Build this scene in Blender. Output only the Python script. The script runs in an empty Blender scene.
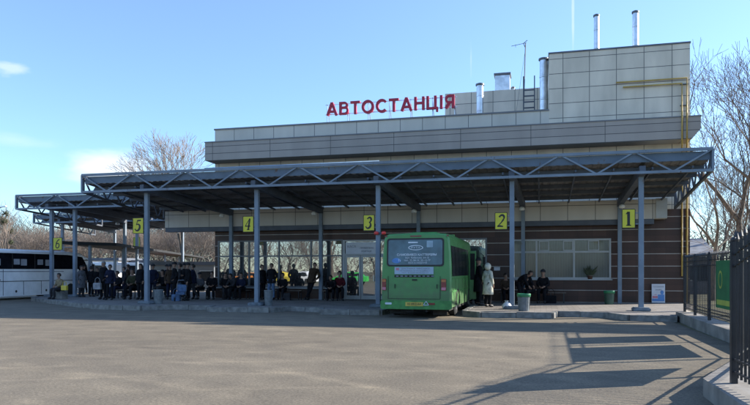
import bpy, bmesh, math, random
from mathutils import Vector, Matrix, Euler
R = math.radians
PI = math.pi
scn = bpy.context.scene
col = scn.collection
# ---------------------------------------------------------------- survey of the place
TH = R(14.3); FP = 649.0; HZ = 271.0; EYE = 1.55
def XA(px, Y):                      # world X of a sight line at depth Y
    return Y * math.tan(math.atan((px - 375.0) / FP) - TH)
def ZA(px, py, Y):
    X = XA(px, Y); f = -X * math.sin(TH) + Y * math.cos(TH)
    return EYE + (HZ - py) * f / FP
FAC = 30.0                          # facade plane
PL = 0.17                           # platform height

# ---------------------------------------------------------------- materials
def newmat(name):
    m = bpy.data.materials.new(name); m.use_nodes = True
    nt = m.node_tree
    return m, nt, nt.nodes['Principled BSDF']
def L(nt, a, b): nt.links.new(a, b)
def noise_col(nt, vec, scale, c1, c2, lo=0.35, hi=0.65, detail=4):
    n = nt.nodes.new('ShaderNodeTexNoise'); n.inputs['Scale'].default_value = scale
    n.inputs['Detail'].default_value = detail
    L(nt, vec, n.inputs['Vector'])
    r = nt.nodes.new('ShaderNodeValToRGB')
    r.color_ramp.elements[0].position = lo; r.color_ramp.elements[1].position = hi
    r.color_ramp.elements[0].color = (*c1, 1); r.color_ramp.elements[1].color = (*c2, 1)
    L(nt, n.outputs['Fac'], r.inputs['Fac'])
    return r.outputs['Color'], n.outputs['Fac']
def mat(name, c, rough=0.6, metal=0.0, var=0.15, scale=3.0, bump=0.0, bscale=40, spec=0.5):
    m, nt, p = newmat(name)
    tc = nt.nodes.new('ShaderNodeTexCoord')
    a = tuple(max(0, x * (1 - var)) for x in c); b = tuple(min(1, x * (1 + var)) for x in c)
    o, f = noise_col(nt, tc.outputs['Object'], scale, a, b)
    L(nt, o, p.inputs['Base Color'])
    p.inputs['Roughness'].default_value = rough; p.inputs['Metallic'].default_value = metal
    p.inputs['Specular IOR Level'].default_value = spec
    if bump:
        n = nt.nodes.new('ShaderNodeTexNoise'); n.inputs['Scale'].default_value = bscale
        n.inputs['Detail'].default_value = 6
        L(nt, tc.outputs['Object'], n.inputs['Vector'])
        bp = nt.nodes.new('ShaderNodeBump'); bp.inputs['Strength'].default_value = bump
        bp.inputs['Distance'].default_value = 0.02
        L(nt, n.outputs['Fac'], bp.inputs['Height']); L(nt, bp.outputs['Normal'], p.inputs['Normal'])
    return m
def panelmat(name, c1, c2, cm, w, h, mortar=0.012, ox=0.0, oz=0.0, rough=0.5, axis='XZ', offset=0.0, spec=0.4, vstain=0.12, sub=None):
    m, nt, p = newmat(name)
    tc = nt.nodes.new('ShaderNodeTexCoord')
    sp = nt.nodes.new('ShaderNodeSeparateXYZ'); L(nt, tc.outputs['Object'], sp.inputs[0])
    cb = nt.nodes.new('ShaderNodeCombineXYZ')
    def add(sock, v):
        n = nt.nodes.new('ShaderNodeMath'); n.operation = 'ADD'; n.inputs[1].default_value = v
        L(nt, sock, n.inputs[0]); return n.outputs[0]
    L(nt, add(sp.outputs['X' if axis[0] == 'X' else 'Y'], ox), cb.inputs[0])
    L(nt, add(sp.outputs['Z' if axis[1] == 'Z' else 'Y'], oz), cb.inputs[1])
    b = nt.nodes.new('ShaderNodeTexBrick'); b.offset = offset; b.offset_frequency = 2
    L(nt, cb.outputs[0], b.inputs['Vector'])
    b.inputs['Color1'].default_value = (*c1, 1); b.inputs['Color2'].default_value = (*c2, 1)
    b.inputs['Mortar'].default_value = (*cm, 1); b.inputs['Scale'].default_value = 1
    b.inputs['Mortar Size'].default_value = mortar; b.inputs['Mortar Smooth'].default_value = 0.1
    b.inputs['Brick Width'].default_value = w; b.inputs['Row Height'].default_value = h
    # weather staining
    mp = nt.nodes.new('ShaderNodeMapping'); mp.inputs['Scale'].default_value = (1.3, 1.3, 0.35)
    L(nt, tc.outputs['Object'], mp.inputs[0])
    o, f = noise_col(nt, mp.outputs[0], 1.1, (1 - vstain,) * 3, (1 + vstain * .3,) * 3, 0.3, 0.7, 7)
    mx = nt.nodes.new('ShaderNodeMix'); mx.data_type = 'RGBA'; mx.blend_type = 'MULTIPLY'
    mx.inputs[0].default_value = 1
    L(nt, b.outputs['Color'], mx.inputs[6]); L(nt, o, mx.inputs[7])
    out = mx.outputs[2]
    if sub:
        b2 = nt.nodes.new('ShaderNodeTexBrick'); b2.offset = 0.0; L(nt, cb.outputs[0], b2.inputs['Vector'])
        b2.inputs['Color1'].default_value = (1.15, 1.12, 1.1, 1); b2.inputs['Color2'].default_value = (.8, .8, .8, 1); b2.inputs['Mortar'].default_value = (.68, .68, .68, 1)
        b2.inputs['Scale'].default_value = 1; b2.inputs['Mortar Size'].default_value = .008; b2.inputs['Brick Width'].default_value = sub[0]; b2.inputs['Row Height'].default_value = sub[1]
        m2 = nt.nodes.new('ShaderNodeMix'); m2.data_type = 'RGBA'; m2.blend_type = 'MULTIPLY'; m2.inputs[0].default_value = 1
        L(nt, out, m2.inputs[6]); L(nt, b2.outputs['Color'], m2.inputs[7]); out = m2.outputs[2]
    L(nt, out, p.inputs['Base Color'])
    bp = nt.nodes.new('ShaderNodeBump'); bp.inputs['Strength'].default_value = 0.6; bp.inputs['Distance'].default_value = 0.02; bp.invert = True
    L(nt, b.outputs['Fac'], bp.inputs['Height']); L(nt, bp.outputs['Normal'], p.inputs['Normal'])
    p.inputs['Roughness'].default_value = rough; p.inputs['Specular IOR Level'].default_value = spec
    return m
def glassmat(name, tint, refl=0.5, rough=0.02, wave=0.0):
    m, nt, p = newmat(name)
    p.inputs['Base Color'].default_value = (*tint, 1); p.inputs['Roughness'].default_value = 0.3
    g = nt.nodes.new('ShaderNodeBsdfGlossy'); g.inputs['Roughness'].default_value = rough
    g.inputs['Color'].default_value = (0.9, 0.93, 0.95, 1)
    mx = nt.nodes.new('ShaderNodeMixShader')
    fr = nt.nodes.new('ShaderNodeLayerWeight'); fr.inputs['Blend'].default_value = 0.3
    ad = nt.nodes.new('ShaderNodeMath'); ad.operation = 'ADD'; ad.use_clamp = True; ad.inputs[1].default_value = refl
    L(nt, fr.outputs['Fresnel'], ad.inputs[0]); L(nt, ad.outputs[0], mx.inputs[0])
    L(nt, p.outputs[0], mx.inputs[1]); L(nt, g.outputs[0], mx.inputs[2])
    L(nt, mx.outputs[0], nt.nodes['Material Output'].inputs[0])
    if wave:
        tc = nt.nodes.new('ShaderNodeTexCoord'); n = nt.nodes.new('ShaderNodeTexNoise'); n.inputs['Scale'].default_value = 0.9
        L(nt, tc.outputs['Object'], n.inputs['Vector'])
        bp = nt.nodes.new('ShaderNodeBump'); bp.inputs['Strength'].default_value = wave; bp.inputs['Distance'].default_value = 0.02
        L(nt, n.outputs['Fac'], bp.inputs['Height']); L(nt, bp.outputs['Normal'], g.inputs['Normal'])
    return m

def asphaltmat():
    m, nt, p = newmat('worn_asphalt')
    tc = nt.nodes.new('ShaderNodeTexCoord'); V = tc.outputs['Object']
    big, _ = noise_col(nt, V, 0.12, (0.165, 0.140, 0.104), (0.215, 0.184, 0.137), 0.3, 0.7, 6)
    def mul(a, b, fac=1.0):
        mx = nt.nodes.new('ShaderNodeMix'); mx.data_type = 'RGBA'; mx.blend_type = 'MULTIPLY'; mx.inputs[0].default_value = fac
        L(nt, a, mx.inputs[6]); L(nt, b, mx.inputs[7]); return mx.outputs[2]
    med, _ = noise_col(nt, V, 1.4, (0.86, 0.86, 0.87), (1.08, 1.07, 1.05), 0.35, 0.65, 8)
    fine, ff = noise_col(nt, V, 26, (0.62, 0.62, 0.63), (1.32, 1.31, 1.3), 0.3, 0.7, 3)
    # wheel swirls: two families of distorted arcs
    c = mul(mul(big, med), fine, .75)
    for i, (loc, sc, rot) in enumerate([((6, 4, 0), 0.42, 0), ((-14, -30, 0), 0.33, 0.4)]):
        mp = nt.nodes.new('ShaderNodeMapping'); mp.inputs['Location'].default_value = loc
        L(nt, V, mp.inputs[0])
        w = nt.nodes.new('ShaderNodeTexWave'); w.wave_type = 'RINGS'; w.rings_direction = 'Z'
        w.inputs['Scale'].default_value = sc; w.inputs['Distortion'].default_value = 5.5; w.inputs['Detail'].default_value = 4
        w.inputs['Detail Scale'].default_value = 0.6
        L(nt, mp.outputs[0], w.inputs['Vector'])
        r = nt.nodes.new('ShaderNodeValToRGB'); r.color_ramp.elements[0].position = 0.55; r.color_ramp.elements[1].position = 1
        r.color_ramp.elements[0].color = (0.97, 0.97, 0.97, 1); r.color_ramp.elements[1].color = (1.08, 1.08, 1.08, 1)
        L(nt, w.outputs['Fac'], r.inputs['Fac']); c = mul(c, r.outputs['Color'], 0.3)
    # stains
    st, _ = noise_col(nt, V, 0.7, (0.66, 0.66, 0.68), (1, 1, 1), 0.3, 0.38, 5); c = mul(c, st, 0.3)
    # cracks
    vo = nt.nodes.new('ShaderNodeTexVoronoi'); vo.feature = 'DISTANCE_TO_EDGE'; vo.inputs['Scale'].default_value = 0.28
    nz = nt.nodes.new('ShaderNodeTexNoise'); nz.inputs['Scale'].default_value = 1.1; nz.inputs['Detail'].default_value = 6; L(nt, V, nz.inputs['Vector'])
    va = nt.nodes.new('ShaderNodeVectorMath'); va.operation = 'ADD'; L(nt, V, va.inputs[0]); L(nt, nz.outputs['Color'], va.inputs[1])
    L(nt, va.outputs[0], vo.inputs['Vector'])
    r = nt.nodes.new('ShaderNodeValToRGB'); r.color_ramp.elements[0].position = 0.0; r.color_ramp.elements[1].position = 0.008
    r.color_ramp.elements[0].color = (0.55, 0.55, 0.55, 1); r.color_ramp.elements[1].color = (1, 1, 1, 1)
    L(nt, vo.outputs['Distance'], r.inputs['Fac']); c = mul(c, r.outputs['Color'], 0.28)
    # coarse chippings and small oil drips
    gr, gf = noise_col(nt, V, 140, (0.6, 0.6, 0.6), (1.4, 1.39, 1.37), 0.38, 0.62, 2); c = mul(c, gr, .8)
    oil, _ = noise_col(nt, V, 2.3, (1, 1, 1), (0.55, 0.55, 0.56), 0.68, 0.74, 4); c = mul(c, oil, .6)
    # long pale tyre tracks sweeping into the bays
    for loc, sc_, dist in (((9, -2, 0), .16, 1.2), ((20, 10, 0), .11, .8), ((-6, 9, 0), .2, 1.6)):
        mp = nt.nodes.new('ShaderNodeMapping'); mp.inputs['Location'].default_value = loc; mp.inputs['Scale'].default_value = (1, 1.25, 1); L(nt, V, mp.inputs[0])
        w = nt.nodes.new('ShaderNodeTexWave'); w.wave_type = 'RINGS'; w.rings_direction = 'Z'; w.inputs['Scale'].default_value = sc_; w.inputs['Distortion'].default_value = dist; w.inputs['Detail'].default_value = 2; L(nt, mp.outputs[0], w.inputs['Vector'])
        r = nt.nodes.new('ShaderNodeValToRGB'); r.color_ramp.elements[0].position = 0.93; r.color_ramp.elements[1].position = 1.0
        r.color_ramp.elements[0].color = (1, 1, 1, 1); r.color_ramp.elements[1].color = (1.17, 1.16, 1.14, 1); L(nt, w.outputs['Fac'], r.inputs['Fac'])
        br, _ = noise_col(nt, V, .8, (0, 0, 0), (1, 1, 1), .4, .6, 3)
        mx = nt.nodes.new('ShaderNodeMix'); mx.data_type = 'RGBA'; mx.blend_type = 'MULTIPLY'; L(nt, br, mx.inputs[0]); L(nt, c, mx.inputs[6]); L(nt, r.outputs['Color'], mx.inputs[7]); c = mx.outputs[2]
    L(nt, c, p.inputs['Base Color']); p.inputs['Roughness'].default_value = 0.9
    p.inputs['Specular IOR Level'].default_value = 0.25
    bp = nt.nodes.new('ShaderNodeBump'); bp.inputs['Strength'].default_value = 0.35; bp.inputs['Distance'].default_value = 0.01
    L(nt, ff, bp.inputs['Height']); L(nt, bp.outputs['Normal'], p.inputs['Normal'])
    return m

M = {}
M['asphalt'] = asphaltmat()
M['earth'] = mat('dry_grass', (0.13, 0.12, 0.06), 0.95, var=.45, scale=.6, bump=.5, bscale=12)
M['paving'] = panelmat('platform_paving', (0.30, 0.27, 0.24), (0.24, 0.215, 0.195), (0.12, 0.11, 0.10), 0.4, 0.2, 0.008, axis='XY', offset=.5, rough=.9, vstain=.3)
M['kerb'] = mat('kerb_concrete', (0.21, 0.205, 0.19), 0.9, var=.3, scale=5, bump=.5, bscale=30)
M['footing'] = mat('painted_concrete_footing', (0.16, 0.19, 0.22), .85, var=.3, scale=6, bump=.4)
M['wallcap'] = mat('fence_wall_concrete', (0.22, 0.20, 0.175), 0.9, var=.25, scale=2.5, bump=.25, bscale=9)
M['beige'] = panelmat('beige_cladding', (0.74, 0.665, 0.545), (0.67, 0.605, 0.50), (0.17, 0.165, 0.155), 1.12, 0.66, 0.014, ox=0.15, oz=.23, vstain=.2)
M['beige2'] = panelmat('parapet_cladding', (0.63, 0.585, 0.505), (0.58, 0.545, 0.475), (0.15, 0.15, 0.15), 1.07, 1.0, 0.014, oz=.2)
M['fascia'] = panelmat('canopy_fascia_cladding', (0.58, 0.54, 0.49), (0.53, 0.495, 0.45), (0.15, 0.14, 0.13), 1.15, 1.4, 0.014, oz=-3.0)
M['grayband'] = panelmat('grey_band_cladding', (0.375, 0.33, 0.29), (0.335, 0.295, 0.262), (0.07, 0.07, 0.07), 3.05, 0.343, 0.012, ox=.4, oz=-6.65)
M['brown'] = panelmat('brown_stone_cladding', (0.085, 0.038, 0.026), (0.060, 0.028, 0.020), (0.62, 0.56, 0.51), 400.0, 0.53, 0.016, ox=200, oz=-.17, rough=.45, vstain=.35, sub=(.6, .265))
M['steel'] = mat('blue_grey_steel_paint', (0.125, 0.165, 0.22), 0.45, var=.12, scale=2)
def steelmat(name, c):
    m, nt, p = newmat(name); tc = nt.nodes.new('ShaderNodeTexCoord')
    o, f = noise_col(nt, tc.outputs['Object'], 1.7, tuple(x * .82 for x in c), tuple(x * 1.15 for x in c), .3, .7, 5)
    n = nt.nodes.new('ShaderNodeTexNoise'); n.inputs['Scale'].default_value = 9; n.inputs['Detail'].default_value = 8; n.inputs['Roughness'].default_value = .7
    mp = nt.nodes.new('ShaderNodeMapping'); mp.inputs['Scale'].default_value = (1, 1, .35); L(nt, tc.outputs['Object'], mp.inputs[0]); L(nt, mp.outputs[0], n.inputs['Vector'])
    r_ = nt.nodes.new('ShaderNodeValToRGB'); r_.color_ramp.elements[0].position = .62; r_.color_ramp.elements[1].position = .68; L(nt, n.outputs['Fac'], r_.inputs['Fac'])
    mx = nt.nodes.new('ShaderNodeMix'); mx.data_type = 'RGBA'; L(nt, r_.outputs['Color'], mx.inputs[0]); L(nt, o, mx.inputs[6]); mx.inputs[7].default_value = (.12, .075, .05, 1)
    L(nt, mx.outputs[2], p.inputs['Base Color']); p.inputs['Roughness'].default_value = .5; p.inputs['Specular IOR Level'].default_value = .35
    return m
M['steel'] = steelmat('blue_grey_steel_paint', (0.19, 0.235, 0.29))
M['board'] = steelmat('edge_board_paint', (0.115, 0.155, 0.205))
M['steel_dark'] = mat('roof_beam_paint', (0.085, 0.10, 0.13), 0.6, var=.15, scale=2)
M['roofsheet'] = mat('roof_sheet_metal', (0.17, 0.165, 0.165), 0.6, var=.3, scale=.8)
M['gutter'] = mat('pale_blue_gutter', (0.17, 0.26, 0.36), 0.4)
M['zinc'] = mat('galvanised_sheet', (0.62, 0.64, 0.68), 0.32, metal=.85, var=.15, scale=4)
M['zincdark'] = mat('duct_cap_metal', (0.12, 0.13, 0.15), 0.5, metal=.3)
M['yellowpipe'] = mat('yellow_gas_pipe', (0.47, 0.31, 0.075), 0.5)
M['signyellow'] = mat('bay_sign_yellow', (0.60, 0.55, 0.04), 0.5, var=.05)
M['black'] = mat('black_paint', (0.015, 0.015, 0.017), 0.5)
M['iron'] = mat('black_iron', (0.022, 0.022, 0.026), 0.42, var=.3, spec=.5)
M['red'] = mat('dark_red_letters', (0.42, 0.012, 0.045), 0.45, var=.08)
M['redside'] = mat('letter_sides', (0.30, 0.012, 0.03), 0.5)
M['frame'] = mat('window_frame_pvc', (0.42, 0.43, 0.43), 0.4, var=.06)
M['frame_grey'] = mat('grey_aluminium_frame', (0.16, 0.165, 0.175), 0.4, var=.06)
M['glass'] = glassmat('reflective_glazing', (0.03, 0.03, 0.032), 0.32, 0.01, 0.1)
M['glass_dark'] = mat('dark_tinted_glass', (0.012, 0.014, 0.018), .22, var=.3, spec=.16)
M['curtainglass'] = panelmat('curtained_glass', (0.125, 0.15, 0.15), (0.11, 0.135, 0.135), (0.10, 0.12, 0.12), 0.11, 6.0, 0.03, rough=.1, spec=.8, vstain=.25)
M['white'] = mat('white_paint', (0.75, 0.75, 0.73), 0.5, var=.05)
M['paper'] = mat('poster_paper', (0.62, 0.63, 0.68), 0.6, var=.06)
M['blue'] = mat('poster_blue', (0.10, 0.25, 0.55), 0.6)
M['pink'] = mat('poster_pink', (0.55, 0.2, 0.25), 0.6)
M['textgrey'] = mat('printed_grey', (0.22, 0.23, 0.28), 0.7)
def busmat():
    m, nt, p = newmat('green_bus_paint'); tc = nt.nodes.new('ShaderNodeTexCoord')
    o, f = noise_col(nt, tc.outputs['Object'], 1.5, (.070, .245, .070), (.086, .275, .084), .3, .7, 6)
    n = nt.nodes.new('ShaderNodeTexNoise'); n.inputs['Scale'].default_value = 3.5; n.inputs['Detail'].default_value = 9; n.inputs['Roughness'].default_value = .65; L(nt, tc.outputs['Object'], n.inputs['Vector'])
    sz = nt.nodes.new('ShaderNodeSeparateXYZ'); L(nt, tc.outputs['Object'], sz.inputs[0])
    h = nt.nodes.new('ShaderNodeMapRange'); L(nt, sz.outputs['Z'], h.inputs['Value']); h.inputs['From Min'].default_value = .3; h.inputs['From Max'].default_value = 1.5; h.inputs['To Min'].default_value = .42; h.inputs['To Max'].default_value = .0
    a = nt.nodes.new('ShaderNodeMath'); a.operation = 'ADD'; L(nt, n.outputs['Fac'], a.inputs[0]); L(nt, h.outputs[0], a.inputs[1])
    r_ = nt.nodes.new('ShaderNodeValToRGB'); r_.color_ramp.elements[0].position = .55; r_.color_ramp.elements[1].position = 1.0; r_.color_ramp.elements[1].color = (.75, .75, .75, 1); L(nt, a.outputs[0], r_.inputs['Fac'])
    mx = nt.nodes.new('ShaderNodeMix'); mx.data_type = 'RGBA'; L(nt, r_.outputs['Color'], mx.inputs[0]); L(nt, o, mx.inputs[6]); mx.inputs[7].default_value = (.11, .12, .075, 1)
    L(nt, mx.outputs[2], p.inputs['Base Color'])
    rr_ = nt.nodes.new('ShaderNodeMapRange'); L(nt, n.outputs['Fac'], rr_.inputs['Value']); rr_.inputs['From Min'].default_value = .3; rr_.inputs['From Max'].default_value = .7; rr_.inputs['To Min'].default_value = .28; rr_.inputs['To Max'].default_value = .5; L(nt, rr_.outputs[0], p.inputs['Roughness'])
    return m
M['busgreen'] = busmat()
M['busgreen2'] = mat('green_bumper_paint', (0.06, 0.235, 0.06), 0.5, var=.25, scale=5)
M['rearfilm'] = mat('printed_rear_window_film', (0.07, 0.13, 0.165), 0.15, var=.3, scale=2.2)
M['filmwhite'] = mat('film_print_white', (0.62, 0.68, 0.74), 0.4)
M['tail'] = mat('tail_lamp_plastic', (0.22, 0.03, 0.03), 0.25)
M['tailorange'] = mat('indicator_plastic', (0.45, 0.14, 0.03), 0.25)
M['plate'] = mat('yellow_number_plate', (0.55, 0.42, 0.08), 0.4)
M['rubber'] = mat('tyre_rubber', (0.02, 0.02, 0.02), 0.85)
M['under'] = mat('chassis_dirt', (0.03, 0.028, 0.026), 0.9, var=.4)
M['rim'] = mat('wheel_rim', (0.35, 0.35, 0.35), 0.4, metal=.5)
M['coachglass'] = mat('coach_tinted_glass', (0.010, 0.011, 0.014), .5, var=.3, spec=.0)
M['coachwhite'] = mat('white_coach_paint', (0.84, 0.85, 0.87), 0.35, var=.05)
M['bark'] = mat('bark', (0.10, 0.082, 0.066), 0.95, var=.4, scale=4, bump=.6, bscale=14)
M['twig'] = mat('bare_twigs', (0.10, 0.08, 0.068), 0.95, var=.3, scale=.5)
M['twigred'] = mat('reddish_bare_twigs', (0.175, 0.14, 0.118), 0.95, var=.3, scale=.4)
M['mistle'] = mat('mistletoe_green', (0.05, 0.06, 0.03), 0.9, var=.4)
M['binwire'] = mat('grey_bin_metal', (0.16, 0.18, 0.19), 0.5, var=.2, scale=9)
M['bingreen'] = mat('green_bin_plastic', (0.03, 0.22, 0.11), 0.45, var=.1)
M['bindark'] = mat('dark_green_bin', (0.05, 0.10, 0.07), 0.5, var=.2)
M['bagwhite'] = mat('white_plastic_bag', (0.7, 0.7, 0.7), 0.45)
M['wood'] = mat('bench_planks', (0.16, 0.12, 0.09), 0.7, var=.3, scale=6)
M['bannergreen'] = mat('green_banner_vinyl', (0.02, 0.14, 0.045), 0.6)
M['banneryellow'] = mat('banner_yellow', (0.32, 0.36, 0.06), 0.6)
M['plaster'] = mat('plaster_wall', (0.5, 0.45, 0.40), 0.9, var=.1)
M['plasterpink'] = mat('pink_plaster', (0.55, 0.33, 0.30), 0.9, var=.1)
M['slate'] = mat('slate_roof', (0.20, 0.21, 0.23), 0.9, var=.2, scale=2)
M['carorange'] = mat('orange_paint', (0.6, 0.2, 0.04), 0.35)
M['caryellow'] = mat('yellow_paint', (0.65, 0.5, 0.05), 0.35)
M['cargreen'] = mat('bright_green_paint', (0.05, 0.5, 0.08), 0.35)
M['carblue'] = mat('blue_car_paint', (0.06, 0.12, 0.3), 0.35)
M['skin'] = mat('skin', (0.32, 0.19, 0.135), 0.6, var=.08)
M['hair'] = mat('dark_hair', (0.025, 0.018, 0.014), 0.6)
M['hairgrey'] = mat('grey_hair', (0.25, 0.24, 0.23), 0.7)
CL = {'black': (0.014, 0.014, 0.017), 'navy': (0.018, 0.022, 0.045), 'brown': (0.06, 0.04, 0.028), 'maroon': (0.09, 0.015, 0.02), 'grey': (0.11, 0.11, 0.12),
      'cream': (0.62, 0.60, 0.50), 'jeans': (0.10, 0.16, 0.27), 'tan': (0.26, 0.20, 0.12), 'darkgrey': (0.04, 0.04, 0.045), 'lightgrey': (0.3, 0.3, 0.32), 'olive': (0.06, 0.06, 0.035)}
for k, c in CL.items(): M['cl_' + k] = mat(k + '_cloth', c, 0.95, var=.25, scale=7, bump=.4, bscale=20, spec=.08)

# ---------------------------------------------------------------- mesh helpers
class MB:
    def __init__(s): s.bm = bmesh.new()
    def box(s, x0, x1, y0, y1, z0, z1, bev=0.0):
        m = Matrix.Translation(((x0 + x1) / 2, (y0 + y1) / 2, (z0 + z1) / 2)) @ Matrix.Diagonal((abs(x1 - x0), abs(y1 - y0), abs(z1 - z0), 1))
        r = bmesh.ops.create_cube(s.bm, size=1, matrix=m)
        if bev:
            es = {e for v in r['verts'] for e in v.link_edges}
            bmesh.ops.bevel(s.bm, geom=list(es), offset=bev, segments=2, affect='EDGES', profile=.7)
        return s
    def bar(s, a, b, w, h=None):        # rectangular bar between two points
        a = Vector(a); b = Vector(b); h = h or w; d = b - a
        q = d.to_track_quat('Z', 'Y')
        m = Matrix.Translation((a + b) / 2) @ q.to_matrix().to_4x4() @ Matrix.Diagonal((w, h, d.length, 1))
        bmesh.ops.create_cube(s.bm, size=1, matrix=m); return s
    def tube(s, pts, rad, n=8, caps=True):
        pts = [Vector(p) for p in pts]
        rads = rad if isinstance(rad, (list, tuple)) else [rad] * len(pts)
        rings = []
        for i, p in enumerate(pts):
            d = (pts[min(i + 1, len(pts) - 1)] - pts[max(i - 1, 0)]).normalized()
            u = d.orthogonal().normalized() if i == 0 else (u - d * u.dot(d)).normalized()
            v = d.cross(u)
            rings.append([s.bm.verts.new(p + (u * math.cos(2 * PI * k / n) + v * math.sin(2 * PI * k / n)) * rads[i]) for k in range(n)])
        for a, b in zip(rings, rings[1:]):
            for k in range(n): s.bm.faces.new((a[k], a[(k + 1) % n], b[(k + 1) % n], b[k]))
        if caps:
            s.bm.faces.new(rings[0][::-1]); s.bm.faces.new(rings[-1])
        return s
    def lathe(s, prof, c=(0, 0, 0), n=16):   # prof: (r,z)
        return s.tube([(c[0], c[1], c[2] + z) for r, z in prof], [max(r, .001) for r, z in prof], n) if False else s._lathe(prof, c, n)
    def _lathe(s, prof, c, n):
        rings = [[s.bm.verts.new((c[0] + r * math.cos(2 * PI * k / n), c[1] + r * math.sin(2 * PI * k / n), c[2] + z)) for k in range(n)] for r, z in prof]
        for a, b in zip(rings, rings[1:]):
            for k in range(n): s.bm.faces.new((a[k], a[(k + 1) % n], b[(k + 1) % n], b[k]))
        s.bm.faces.new(rings[0][::-1]); s.bm.faces.new(rings[-1]); return s
    def prism(s, poly, a, b, axis='Y'):   # polygon extruded between a and b
        def P(u, v, t): return {'Y': (u, t, v), 'Z': (u, v, t), 'X': (t, u, v)}[axis]
        A = [s.bm.verts.new(P(u, v, a)) for u, v in poly]; B = [s.bm.verts.new(P(u, v, b)) for u, v in poly]
        n = len(poly)
        s.bm.faces.new(A[::-1]); s.bm.faces.new(B)
        for k in range(n): s.bm.faces.new((A[k], A[(k + 1) % n], B[(k + 1) % n], B[k]))
        bmesh.ops.recalc_face_normals(s.bm, faces=s.bm.faces[:])
        return s
    def loft(s, rings, cap=True):
        rs = [[s.bm.verts.new(p) for p in r] for r in rings]; n = len(rs[0])
        for a, b in zip(rs, rs[1:]):
            for k in range(n): s.bm.faces.new((a[k], a[(k + 1) % n], b[(k + 1) % n], b[k]))
        if cap: s.bm.faces.new(rs[0][::-1]); s.bm.faces.new(rs[-1])
        return s
    def sphere(s, c, r, sc=(1, 1, 1), u=12, v=8):
        bmesh.ops.create_uvsphere(s.bm, u_segments=u, v_segments=v, radius=r, matrix=Matrix.Translation(c) @ Matrix.Diagonal((*sc, 1))); return s
    def build(s, name, m, parent=None, smooth=False, bev=0):
        me = bpy.data.meshes.new(name)
        if bev:
            es = [e for e in s.bm.edges if len(e.link_faces) == 2 and e.calc_face_angle(0) > .6]
            bmesh.ops.bevel(s.bm, geom=es, offset=bev, segments=2, affect='EDGES')
        bmesh.ops.recalc_face_normals(s.bm, faces=s.bm.faces[:])
        s.bm.to_mesh(me); s.bm.free()
        if smooth:
            for p in me.polygons: p.use_smooth = True
        for mm in (m if isinstance(m, (list, tuple)) else [m]): me.materials.append(mm)
        o = bpy.data.objects.new(name, me); col.objects.link(o)
        if parent: o.parent = parent
        return o
def tag(o, label=None, cat=None, group=None, kind=None):
    if label: o['label'] = label
    if cat: o['category'] = cat
    if group: o['group'] = group
    if kind: o['kind'] = kind
    return o
def empty(name, loc=(0, 0, 0), rz=0, label=None, cat=None, group=None):
    o = bpy.data.objects.new(name, None); o.location = loc; o.rotation_euler = (0, 0, rz); o.empty_display_size = .2
    col.objects.link(o); return tag(o, label, cat, group)
def kids(o): return [c for c in bpy.data.objects if c.parent == o]
def copy_tree(o, parent=None, top=True):
    c = o.copy(); col.objects.link(c)
    if not top: c.parent = parent
    for ch in kids(o): copy_tree(ch, c, False)
    return c
def text_mesh(body, size, depth=0.0, offset=0.0, shear=0.0, spacing=1.0, align='CENTER'):
    cu = bpy.data.curves.new('t', 'FONT'); cu.body = body; cu.size = size; cu.extrude = depth; cu.offset = offset
    cu.shear = shear; cu.space_character = spacing; cu.align_x = align; cu.align_y = 'CENTER'; cu.resolution_u = 4
    t = bpy.data.objects.new('t', cu); col.objects.link(t)
    dg = bpy.context.evaluated_depsgraph_get(); me = bpy.data.meshes.new_from_object(t.evaluated_get(dg))
    bpy.data.objects.remove(t); return me
def text_obj(name, body, size, m, parent, loc, depth=0.004, rotx=PI / 2, w=None, **k):
    me = text_mesh(body, size, depth, **k)
    if w:      # fit width
        xs = [v.co.x for v in me.vertices]; cw = max(xs) - min(xs); s = w / cw
        for v in me.vertices: v.co.x *= s
    me.materials.clear(); me.materials.append(m)
    o = bpy.data.objects.new(name, me); o.location = loc; o.rotation_euler = (rotx, 0, 0); col.objects.link(o)
    if parent: o.parent = parent
    return o

# ---------------------------------------------------------------- setting: ground, road, platform
def sheet(name, poly, z, m):
    b = MB(); b.bm.faces.new([b.bm.verts.new((x, y, z)) for x, y in poly])
    o = b.build(name, m); return tag(o, kind='structure')
sheet('ground', [(-900, -900), (900, -900), (900, 1500), (-900, 1500)], -0.02, M['earth'])
sheet('road', [(-75, -16), (3.9, -16), (3.9, 60), (-75, 60)], 0.0, M['asphalt'])
front = [(4.05, 21.5), (2.7, 21.6), (2.1, 22.9), (0.5, 23.0), (0.35, 22.0), (-1.9, 21.9), (-2.55, 22.6), (-2.55, 28.6), (-5.4, 28.6), (-5.45, 22.1),
         (-7.6, 22.0), (-7.9, 23.1), (-9.4, 23.6), (-9.8, 22.5), (-12.3, 22.4), (-12.6, 23.4), (-14.6, 23.2), (-15.1, 22.3), (-17.8, 22.9), (-20.2, 24.5), (-23.2, 26.6),
         (-25.4, 28.1), (-26.3, 29.4), (-26.6, 31), (-26.6, 48)]
plat_poly = front + [(5.95, 48), (5.95, 28.5), (4.3, 22.4)]
b = MB(); b.prism(plat_poly, -0.01, PL, 'Z'); tag(b.build('platform', M['paving']), kind='structure')
b = MB()
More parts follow.
